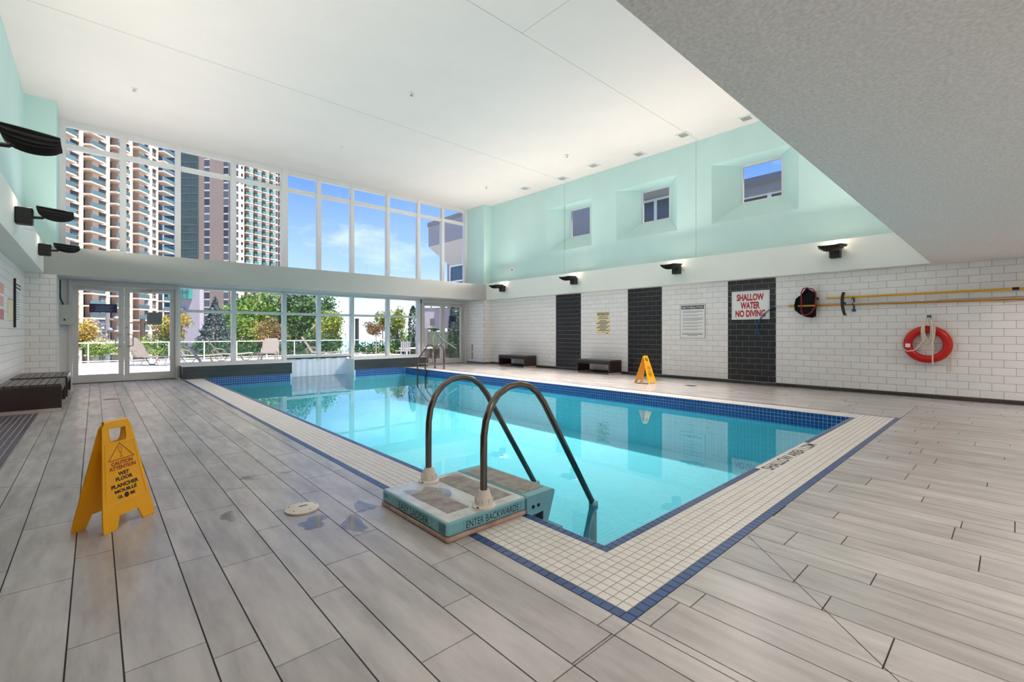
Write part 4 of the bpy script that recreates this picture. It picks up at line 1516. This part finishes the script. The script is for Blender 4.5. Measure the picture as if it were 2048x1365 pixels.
# ---- loungers
def lounger(p, ang, label, back=58):
    t = thing('sun_lounger', label, 'lounger', (p[0], p[1], tz), 'taupe sun loungers on the terrace', ang)
    W = .31
    ca, sa = math.cos(math.radians(back)), math.sin(math.radians(back))
    # local: x from hinge (0) to the foot (1.25), back rises towards -x
    def lp(name, mb, m, smo=False):
        o = link(name, mb.mesh(name), m, t)
        if smo: smooth(o)
    seat = MB().loft([[(0, -W, .33), (0, W, .33), (0, W, .345), (0, -W, .345)], [(.6, -W, .30), (.6, W, .30), (.6, W, .315), (.6, -W, .315)],
                      [(1.25, -W, .35), (1.25, W, .35), (1.25, W, .365), (1.25, -W, .365)]], True, True)
    lp('seat_sling', seat, M_sling)
    bk = MB()
    rings = []
    for q in range(9):
        u = q / 8
        w = W * (1 - .5 * max(0, u - .7) ** 2 / .09 * .6)
        x, z = -ca * .82 * u, .335 + sa * .82 * u
        rings.append([(x, -w, z), (x, w, z), (x - .015, w, z + .006), (x - .015, -w, z + .006)])
    bk.loft(rings, True, True)
    lp('back_sling', bk, M_sling, True)
    for s in (-1, 1):
        y = s * (W + .012)
        lp('side_rail', MB().tube([(-ca * .82, y * .75, .335 + sa * .82), (-ca * .6, y, .335 + sa * .6), (0, y, .335), (.6, y, .305), (1.25, y, .355)], .016, 8), M_frame, True)
        lp('leg', MB().tube([(-.25, y, .48), (-.12, y, .20), (.02, y, .02), (.22, y, .02), (.34, y, .20), (.42, y, .32)], .018, 8), M_frame, True)
        lp('leg', MB().tube([(.80, y, .31), (.86, y, .12), (.93, y, .02), (1.12, y, .02), (1.2, y, .14), (1.22, y, .34)], .018, 8), M_frame, True)
        lp('armrest', MB().tube([(-.25, y, .48), (-.12, y, .56), (.15, y, .52), (.26, y, .36)], .018, 8), M_frame, True)
    return t


p = at(284, 712, 17.2)
lounger((p.x, p.y), -TH - .05, 'taupe sun lounger seen through the second leaf of the left door')
p = at(370, 713, 18.0)
lounger((p.x, p.y), -TH + .55, 'taupe sun lounger half hidden behind the door jamb and outdoor rail')
p = at(437, 709, 19.3)
lounger((p.x, p.y), -TH + .62, 'taupe sun lounger left of the first tall tree')
p = at(540, 713, 20.4)
lounger((p.x, p.y), -TH - 1.2, 'taupe sun lounger with its back to the window below the golden bush', 50)
p = at(625, 708, 21.0)
lounger((p.x, p.y), -TH + .3, 'taupe sun lounger above the vinyl flaps')

# outdoor pool rails by the glass
t = thing('terrace_handrail', 'bent steel pool handrail just outside the glass by the loungers', 'handrail', (2.6, 17.4, tz))
for dy in (0, .35):
    p = [at(345, 692, 13.3), at(362, 690, 13.4), at(376, 693, 13.4), at(386, 702, 13.4), at(409, 732, 13.5)]
    part('rail', MB().tube([(q.x, q.y + dy, max(q.z, tz)) for q in p] + [(p[-1].x + .02, p[-1].y + dy, tz)], .022, 8), M_foot, t, sm=True)
t = thing('terrace_handrail', 'thin steel handrail slanting down in front of the round brown tree', 'handrail', (9, 24, tz))
p = [Vector((at(752, 712, 23).x, at(752, 712, 23).y, tz)), at(752.5, 672, 23), at(754, 670, 23), at(772, 694, 23.4), Vector((at(786, 712, 23.8).x, at(786, 712, 23.8).y, tz))]
part('rail', MB().tube(p, .025, 8), mat('bronze_rail', L(176, 146, 128), .4, metal=.4), t, sm=True)
t = thing('terrace_handrail', 'curved steel handrail outside the right glass door', 'handrail', (11, 18, tz))
p = [Vector((at(866, 722, 17).x, at(866, 722, 17).y, tz)), at(866, 676, 17), at(869, 669, 17), at(876, 670, 17), at(882, 677, 17), at(913, 698, 17.2)]
part('rail', MB().tube(p, .024, 8), M_chrome, t, sm=True)
# small outdoor table and chair
p = at(806, 713, 20.5)
t = thing('garden_chair', 'grey slatted garden chair by the terrace railing', 'chair', (p.x, p.y, tz))
part('seat', MB().box(p.x - .25, p.x + .25, p.y - .25, p.y + .25, .36, .40), M_greyw, t)
for q in range(5):
    xx = p.x - .24 + q * .1
    part('back_slat', MB().box(xx, xx + .07, p.y - .25, p.y - .22, .40, .80), M_greyw, t)
for sx in (-.23, .20):
    for sy in (-.24, .21):
        part('leg', MB().box(p.x + sx, p.x + sx + .03, p.y + sy, p.y + sy + .03, tz, .36), M_greyw, t)
p = at(838, 706, 22.5)
t = thing('garden_table', 'long white garden table by the terrace railing', 'table', (p.x, p.y, tz))
part('top', MB().box(p.x - .9, p.x + .7, p.y - .35, p.y + .35, .42, .46), M_signw, t)
for sx in (-.85, .6):
    for sy in (-.3, .26):
        part('leg', MB().box(p.x + sx, p.x + sx + .04, p.y + sy, p.y + sy + .04, tz, .42), M_signw, t)


# ---- foliage
def leaf_mat(name, c, rand=.35):
    return mat(name, c, .6, rand=rand, transl=.25)


LM = dict(green=leaf_mat('leaf_green', L(92, 128, 44)), dark=leaf_mat('leaf_dark', L(58, 88, 44)), yellow=leaf_mat('leaf_yellow', L(140, 146, 52)),
          gold=leaf_mat('leaf_gold', L(178, 150, 62)), brown=leaf_mat('leaf_brown', L(128, 100, 68)), spruce=leaf_mat('needle_blue', L(86, 104, 100)),
          cypress=leaf_mat('cypress_green', L(46, 78, 36)), flower=leaf_mat('blossom_cream', L(226, 206, 150), .2), hedge=leaf_mat('hedge_green', L(128, 142, 54)))


def leaves(c, rad, n, size, shape='ball', seed=0, clumps=14):
    g = np.random.default_rng(seed)
    c = np.array(c)
    rad = np.array(rad)
    if shape == 'ball':
        cc = g.normal(size=(clumps, 3))
        cc /= np.linalg.norm(cc, axis=1)[:, None]
        cc *= g.uniform(.35, .78, (clumps, 1))
        k = g.integers(0, clumps, n)
        p = g.normal(size=(n, 3))
        p /= np.linalg.norm(p, axis=1)[:, None]
        p = cc[k] + p * (.40 * g.uniform(.5, 1, (n, 1)))
        p = p * rad + c
    elif shape == 'cone':
        u = g.uniform(0, 1, n) ** .6
        a = g.uniform(0, 6.283, n)
        tier = .75 + .25 * np.abs(np.sin(u * 22))
        r = u * tier * (.55 + .45 * g.uniform(0, 1, n) ** .4)
        p = np.stack([np.cos(a) * r * rad[0], np.sin(a) * r * rad[1], (1 - 2 * u) * rad[2]], 1) + c
    else:  # column
        u = g.uniform(-1, 1, n)
        a = g.uniform(0, 6.283, n)
        r = np.sqrt(np.clip(1 - np.abs((u + .25) / 1.25) ** 2.6, 0, 1)) * (.7 + .3 * g.uniform(0, 1, n))
        p = np.stack([np.cos(a) * r * rad[0], np.sin(a) * r * rad[1], u * rad[2]], 1) + c
    A = g.normal(size=(n, 3))
    A /= np.linalg.norm(A, axis=1)[:, None]
    Bv = np.cross(A, g.normal(size=(n, 3)))
    Bv /= np.linalg.norm(Bv, axis=1)[:, None]
    s = size * g.uniform(.6, 1.25, (n, 1))
    q = np.stack([p - A * s, p + Bv * s * .5, p + A * s, p - Bv * s * .5], 1).reshape(-1, 3)
    mb = MB()
    mb.v = [tuple(v) for v in q]
    mb.f = [(4 * i, 4 * i + 1, 4 * i + 2, 4 * i + 3) for i in range(n)]
    return mb


def tree(px, py, d, rx, ry, n, size, lm, label, shape='ball', cat='tree', name='leafy_tree', seed=1, base=-8.9, extra=None, trunk=True, group='trees and shrubs beyond the railing'):
    """rx, ry = radii in metres (horizontal, vertical)"""
    c = at(px, py, d)
    t = thing(name, label, cat, (c.x, c.y, base), group)
    part('foliage', leaves(c, (rx, rx, ry), n, size, shape, seed), LM[lm], t, 'stuff')
    if extra:
        part('blossom' if extra == 'flower' else 'second_foliage', leaves(c, (rx * 1.02, rx * 1.02, ry * 1.02), n // 4, size * .9, shape, seed + 50), LM[extra], t, 'stuff')
    if trunk:
        tk = MB().tube([(c.x, c.y, base), (c.x + .05, c.y, (base + c.z) / 2), (c.x, c.y, c.z + ry * .3)], [.05 * rx + .05, .04 * rx + .04, .02], 8)
        for q in range(4):
            a = q * 1.6 + seed
            tk.tube([(c.x, c.y, c.z - ry * .6), (c.x + rx * .5 * math.cos(a), c.y + rx * .5 * math.sin(a), c.z + ry * .2)], [.03 * rx + .02, .01], 6)
        part('trunk', tk, M_trunk, t, sm=True)
    return t


tree(530, 640, 40, 3.2, 3.4, 5200, .17, 'green', 'tall leafy green tree left of the thick window mullion', seed=1, extra='yellow')
tree(612, 650, 36, 2.7, 3.2, 5200, .15, 'dark', 'dense dark green tree above the vinyl flaps', seed=2, extra='green')
tree(480, 680, 34, 1.5, 1.9, 1800, .13, 'green', 'small bright green tree beside the spruce', seed=3, extra='yellow')
tree(537, 668, 28, 1.15, .95, 2200, .07, 'brown', 'round golden brown bush in front of the green trees', seed=4, extra='gold', name='round_bush', cat='bush')
tree(430, 660, 30, 1.7, 2.2, 3600, .10, 'spruce', 'blue grey spruce between the loungers and the brown tower', 'cone', name='blue_spruce', seed=5)
tree(665, 665, 30, 1.25, 1.6, 2300, .10, 'yellow', 'yellow green tree with open crown right of the flaps', seed=6, extra='green')
tree(640, 690, 27, 1.4, .8, 1500, .09, 'dark', 'low dark shrub behind the railing over the flaps', seed=16, name='low_shrub', cat='shrub')
tree(752, 655, 27, .75, .55, 1500, .06, 'brown', 'round brown ornamental tree before the lake', seed=7, name='ornamental_tree')
tree(765, 640, 31, .7, .8, 700, .09, 'yellow', 'yellow green tree rising behind the round brown one', seed=8)
tree(795, 660, 30, 1.05, 1.7, 1900, .09, 'yellow', 'loose yellow green tree next to the dark cypress', seed=9, extra='green')
tree(745, 700, 27, 1.6, .6, 1300, .08, 'dark', 'low dark hedge behind the railing under the brown tree', seed=17, name='low_shrub', cat='shrub')
tree(800, 702, 27, 1.4, .6, 1200, .08, 'green', 'low green hedge behind the railing left of the cypress', seed=18, name='low_shrub', cat='shrub')
tree(826, 665, 23.5, .27, 1.35, 2200, .05, 'cypress', 'slim dark green cypress column at the railing', 'column', name='columnar_cypress', seed=10, base=tz)
tree(911, 662, 20.5, .33, 1.35, 2200, .05, 'cypress', 'dark cypress seen through the right door leaf', 'column', name='columnar_cypress', seed=11, base=tz)
tree(862, 588, 36, 1.6, 1.2, 1300, .13, 'green', 'bright green crown above the wall in the right door', seed=12, extra='yellow')
tree(866, 650, 28, .9, .5, 700, .09, 'green', 'green shrub behind the glass screen in the right door', seed=13, name='low_shrub', cat='shrub')
tree(345, 658, 27, 1.1, 1.0, 2000, .08, 'gold', 'golden green shrub right of the wooden post', seed=14, extra='hedge', name='golden_shrub', cat='shrub')
tree(318, 690, 26.5, 1.3, .7, 1800, .07, 'hedge', 'low yellow green hedge behind the lounger in the door', seed=15, name='low_hedge', cat='hedge')
tree(165, 672, 27, 1.1, 1.1, 2000, .08, 'gold', 'shrub with cream blossom at the left door edge', seed=19, extra='flower', name='flowering_shrub', cat='shrub')
tree(205, 696, 26.5, 1.2, .55, 2000, .06, 'hedge', 'low flowering hedge behind the railing in the left door', seed=20, extra='flower', name='flowering_hedge', cat='hedge')
tree(245, 700, 26.5, .8, .5, 1200, .06, 'hedge', 'low hedge piece where the two left door leaves meet', seed=21, extra='flower', name='flowering_hedge', cat='hedge')
tree(410, 702, 27, 1.4, .6, 1300, .08, 'dark', 'dark low shrub behind the loungers under the spruce', seed=22, name='low_shrub', cat='shrub')
tree(500, 702, 27, 1.5, .6, 1400, .08, 'dark', 'dark low shrub behind the railing under the tall trees', seed=23, name='low_shrub', cat='shrub')
tree(570, 702, 27, 1.3, .6, 1300, .08, 'dark', 'dark low shrub behind the railing by the thick mullion', seed=24, name='low_shrub', cat='shrub')

# ---- posts and lamps outside
c = at(714, 712, 30)
tp = at(714, 640, 30)
t = thing('street_pole', 'dark slim pole standing before the lake', 'pole', (c.x, c.y, -8.9))
part('shaft', MB().tube([(c.x, c.y, -8.9), (c.x, c.y, tp.z)], .12, 10), mat('charcoal_pole', L(50, 50, 58), .6), t)
part('cap', MB().lathe([(.14, tp.z), (.14, tp.z + .05), (.05, tp.z + .1)], c.x, c.y, 12), MATS['charcoal_pole'], t)
c = at(215, 690, 34)
tp = at(215, 620, 34)
t = thing('street_lamp', 'grey street pole with round lamps before the pale tower', 'street lamp', (c.x, c.y, -8.9))
part('shaft', MB().tube([(c.x, c.y, -8.9), (c.x, c.y, tp.z)], .13, 10), M_greyd, t)
for (px_, py_) in ((233, 637), (207, 658), (222, 660)):
    q = at(px_, py_, 34)
    part('arm', MB().tube([(c.x, c.y, q.z - .1), (q.x, q.y, q.z)], .04, 6), M_greyd, t)
    part('globe', MB().lathe([(.05, q.z - .18), (.18, q.z - .1), (.2, q.z), (.12, q.z + .12), (.02, q.z + .16)], q.x, q.y, 12), M_greyd, t, sm=True)
c = at(285, 690, 33)
tp = at(285, 638, 33)
t = thing('wooden_post', 'brown wooden utility post beside the golden shrub', 'post', (c.x, c.y, -8.9))
part('shaft', MB().tube([(c.x, c.y, -8.9), (c.x, c.y, tp.z)], .16, 10), M_trunk, t)
part('cross_arm', MB().tube([(c.x - .9, c.y + .6, tp.z - .3), (c.x + .5, c.y - .4, tp.z - .3)], .05, 6), M_trunk, t)


# ---- towers
def tower_root(name, label, P, T, base=-9):
    t = thing(name, label, 'building', (P[0], P[1], 0), 'towers behind the trees', math.atan2(T[1], T[0]))
    return t


def lpiece(name, key, build, m, parent, loc):
    return piece(name, key, build, m, parent, loc)


# left peach tower
T1 = tower_root('apartment_tower', 'peach apartment tower with stacked balconies on the far left', (0, 143), (.594, .804))
FH = 2.79
z_base = 21.1 - 11 * FH
NF1 = 24
ztop = z_base + NF1 * FH
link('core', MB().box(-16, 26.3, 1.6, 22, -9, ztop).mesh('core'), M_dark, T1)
WINC = [(-6.71, -4.24), (1.09, 3.48), (9.49, 10.96), (16.40, 18.05), (19.53, 21.26), (-14.5, -12.2)]
BALC = [(-3.24, -.74, 1.0), (4.47, 7.18, 9.0), (12.08, 14.40, 16.2), (21.93, 26.29, 26.4), (-11.2, -8.9, -6.9)]
edges = sorted([q for w in WINC for q in w] + [q for b in BALC for q in b[:2]])
pier_edges = [-16] + edges + [26.3]
for i in range(0, len(pier_edges) - 1, 2):
    a, b = pier_edges[i], pier_edges[i + 1]
    if b - a > .05:
        link('pier', MB().box(a, b, 0, 1.7, -9, ztop).mesh('pier'), M_peach, T1)
for kf in range(NF1):
    z = z_base + kf * FH
    for a, b in WINC:
        w = round(b - a, 2)
        lpiece('spandrel', ('sp', w), lambda: MB().box(0, w, .02, 1.7, 0, .62), M_peach, T1, (a, 0, z))
        lpiece('window', ('w', w), lambda: MB().box(0, w, .25, .35, .62, FH), M_tglass, T1, (a, 0, z))
        lpiece('window_bar', ('wb', w), lambda: MB().box(0, w, .18, .26, 1.5, 1.58).box(w / 2 - .04, w / 2 + .04, .18, .26, .62, 1.5), M_slabm, T1, (a, 0, z))
    for a, b, e2 in BALC:
        w, w2 = round(b - a, 2), round(e2 - a, 2)
        lpiece('balcony_slab', ('bs', w, w2), lambda: MB().box(0, w2, -1.5, 1.7, -.12, .22), M_slabm, T1, (a, 0, z))
        lpiece('balcony_glass', ('bg', w, w2), lambda: MB().box(0.05, w2 - .05, -1.46, -1.42, .25, 1.25), M_teal, T1, (a, 0, z))
        lpiece('balcony_door', ('bd', w), lambda: MB().box(.1, w - .1, 1.5, 1.62, .25, 2.45), M_tglass, T1, (a, 0, z))

# right peach tower with brown side
T3 = tower_root('apartment_tower', 'peach and brown apartment tower with rows of small balconies', (39.5, 200.7), (.928, .372))
FH3 = 2.95
zb3 = 51.9 - 20 * FH3
NF3 = 31
zt3 = zb3 + NF3 * FH3
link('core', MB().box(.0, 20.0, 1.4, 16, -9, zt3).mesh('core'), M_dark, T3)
W3 = [(.63, 1.42, .55, 2.7), (2.44, 3.32, .9, 2.1), (17.39, 18.28, .55, 2.7)]
B3 = [(3.78, 7.0), (7.32, 10.57), (10.86, 13.92), (14.35, 16.86), (18.4, 19.84)]
ed = sorted([q for w in W3 for q in w[:2]] + [q for b in B3 for q in b])
pe = [-.95] + ed + [20.3]
for i in range(0, len(pe) - 1, 2):
    a, b = pe[i], pe[i + 1]
    if b - a > .05:
        link('pier', MB().box(a, b, 0, 1.5, -9, zt3).mesh('pier'), M_peach, T3)
for kf in range(NF3):
    z = zb3 + kf * FH3
    for a, b, h0, h1 in W3:
        w = round(b - a, 2)
        lpiece('spandrel', ('s3', w, h0), lambda: MB().box(0, w, .02, 1.5, h1 - FH3, h0), M_peach, T3, (a, 0, z))
        lpiece('window', ('w3', w, h0), lambda: MB().box(0, w, .2, .3, h0, h1), M_tglass, T3, (a, 0, z))
    for q, (a, b) in enumerate(B3):
        w = round(b - a, 2)
        lpiece('balcony_slab', ('b3', w), lambda: MB().box(0, w, -1.0, 1.5, -.15, .2), M_slabm, T3, (a, 0, z))
        lpiece('balcony_glass', ('g3', w), lambda: MB().box(.05, w * .55, -.98, -.94, .2, 1.2), M_teal, T3, (a, 0, z))
        if q < 4:
            bw = w * .55
            lpiece('bay_window', ('y3', w), lambda: MB().box(w - bw, w, -.75, 1.4, .2, 2.1), M_bay, T3, (a, 0, z))
            lpiece('bay_hood', ('h3', w), lambda: MB().box(w - bw, w, -.80, 1.4, 2.1, 2.75), M_peach, T3, (a, 0, z))
ang_b = math.atan2(-.674, .739) - math.atan2(.372, .928)
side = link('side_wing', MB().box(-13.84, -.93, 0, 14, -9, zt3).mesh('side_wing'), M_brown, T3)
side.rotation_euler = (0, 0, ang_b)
for kf in range(NF3):
    z = 49.98 - 20 * 2.98 + kf * 2.98
    for a, b in ((-11.58, -9.65), (-4.19, -2.48)):
        w = round(b - a, 2)
        lpiece('window', ('wb3', w), lambda: MB().box(0, w, -.06, .02, 0, 2.3), M_tglass, side, (a, 0, z))
        lpiece('sill_band', ('sb3', w), lambda: MB().box(-.05, w + .05, -.03, .02, 2.35, 2.95), M_slabm, side, (a, 0, z))

# dark glass tower between
GT = tower_root('glass_tower', 'dark teal glass tower between the two peach towers', (39.5, 200.7), (.739, -.674))
zt4 = 86
link('curtain_wall', MB().box(-21.3, -13.9, -.6, 14, -9, zt4).mesh('curtain_wall'), M_dglass, GT)
link('blue_flank', MB().box(-27.5, -21.3, .6, 14, -9, zt4).mesh('blue_flank'), M_bglass, GT)
M_gline = mat('curtain_wall_line', L(78, 98, 98), .5)
M_bline = mat('blue_wall_line', L(38, 92, 124), .5)
for kf in range(30):
    z = -6 + kf * 3.0
    lpiece('floor_line', 'gl', lambda: MB().box(-21.2, -14.0, -.66, -.58, 0, .35), M_gline, GT, (0, 0, z))
    lpiece('balcony_edge', 'be', lambda: MB().box(-27.4, -21.4, .0, .62, 0, .4), M_bline, GT, (0, 0, z + .8))
for q in range(9):
    lpiece('mullion', 'gm', lambda: MB().box(-.05, .05, -.64, -.58, -9, zt4), M_gline, GT, (-21.2 + q * .9, 0, 0))

# low lilac building with green glass
c = at(376, 690, 60)
P_ = at(352, 690, 60)
t = thing('podium_building', 'lilac low building with green glass box left of the spruce', 'building', (P_.x, P_.y, 0), None, -TH)
link('wall', MB().box(-.7, 3.1, 0, .8, -9, 9.5).mesh('wall'), M_lilac, t)
link('green_glass', MB().box(-.6, 2.15, -.6, .02, 5.6, 9.2).mesh('green_glass'), mat('green_glass', L(70, 150, 140), .15, noise=.3, nscale=.8), t)
for q in range(5):
    link('glass_bar', MB().box(-.6 + q * .62, -.54 + q * .62, -.64, -.6, 5.6, 9.2).mesh('glass_bar'), M_gline, t)
for z in (6.5, 7.4, 8.3):
    link('glass_bar', MB().box(-.6, 2.15, -.64, -.6, z, z + .06).mesh('glass_bar'), M_gline, t)
link('canopy', MB().box(-.6, 1.2, -1.5, .02, 4.0, 4.35).mesh('canopy'), M_greyd, t)
link('canopy', MB().box(-.6, .6, -1.2, .02, 3.4, 3.6).mesh('canopy'), M_greyd, t)
link('vent_slot', MB().box(.9, 1.1, -.03, .02, .3, 1.0).mesh('vent_slot'), M_black, t)

# neighbouring wing on the right
t = thing('neighbour_wing', 'grey clad neighbouring wing with dark teal windows on the right', 'building', (15, 10, 0))
part('core', MB().box(15, 26, 7.2, 22.0, -1, 5.9), M_greyw, t)
part('low_wing', MB().box(15, 26, 0, 7.2, -1, 5.38), M_greyw, t)
part('fascia', MB().box(14.7, 26, 0, 7.2, 5.38, 5.62), M_greyw, t)
part('roof_edge', MB().box(14.55, 26, 0, 7.3, 5.62, 5.85), M_greyd, t)
blk = part('overhang_block', MB().box(14.0, 26, 7.4, 22.4, 6.06, 7.4), M_greyw, t)
part('block_cap', MB().box(13.95, 26, 7.35, 22.45, 7.2, 7.42), M_greyd, blk)
part('plain_panel', MB().box(14.0, 15, 10.2, 13.5, 3.4, 6.06), M_greyw, t)
br_ = MB().loft([[(14.0, 13.5, 6.06), (15.0, 13.5, 6.06), (15.0, 22.0, 6.06), (14.0, 22.4, 6.06)], [(14.9, 13.5, 5.0), (15.0, 13.5, 5.0), (15.0, 21.6, 5.0), (14.9, 21.6, 5.0)]], True, True)
part('splayed_soffit', br_, mat('soffit_cladding', L(186, 180, 176), .8), t)


def wing_window(y0, y1, z0, z1, ny, nz_):
    w = part('window', MB().box(14.96, 15.0, y0, y1, z0, z1), M_sideglass, t)
    for q in range(ny + 1):
        y = y0 + (y1 - y0) * q / ny
        part('mullion', MB().box(14.90, 14.97, y - .05, y + .05, z0, z1), M_signw, w)
    for q in range(nz_ + 1):
        z = z0 + (z1 - z0) * q / nz_
        part('transom', MB().box(14.91, 14.965, y0, y1, z - .04, z + .04), M_signw, w)


wing_window(7.3, 10.1, 3.6, 6.0, 2, 2)
wing_window(1.0, 6.9, 3.6, 5.38, 3, 1)
wing_window(17.6, 21.6, .3, 2.4, 2, 2)
wing_window(17.6, 21.6, 3.2, 4.95, 3, 2)
# screen wall and planter behind the right door
pa, pb_ = at(847, 690, 24), at(884, 690, 24)
t = thing('screen_wall', 'grey garden wall with a pale green glass screen in the right door', 'wall', (pa.x, pa.y, tz), None, -TH)
def lw_(nm, m, x0, x1, z0, z1, y0=0, y1=.2):
    link(nm, MB().box(x0, x1, y0, y1, z0 - tz, z1 - tz).mesh(nm), m, t)
lw_('upper_wall', M_lilac, 0, 1.6, 1.42, 2.45)
lw_('upper_wall_cap', M_greyd, -.02, 1.62, 2.45, 2.5, -.03, .23)
lw_('post', M_greyd, 0, .2, tz, 1.42)
lw_('post', M_greyd, .85, .9, tz, 1.42, .1, .15)
lw_('green_screen', mat('frosted_green_glass', L(150, 162, 128), .3), .2, 1.6, .25, 1.25, .1, .13)
t = thing('planter_box', 'dark wooden planter box outside the right door', 'planter', (12.2, 18.5, tz))
for q in range(4):
    z = tz + q * .12
    part('board', MB().box(11.5, 13.6, 18.2, 18.26, z, z + .112), M_wood, t)
    part('board', MB().box(11.44, 11.5, 18.2, 19.2, z, z + .112), M_wood, t)
part('soil', MB().box(11.5, 13.6, 18.26, 19.2, tz, .38), M_trunk, t)
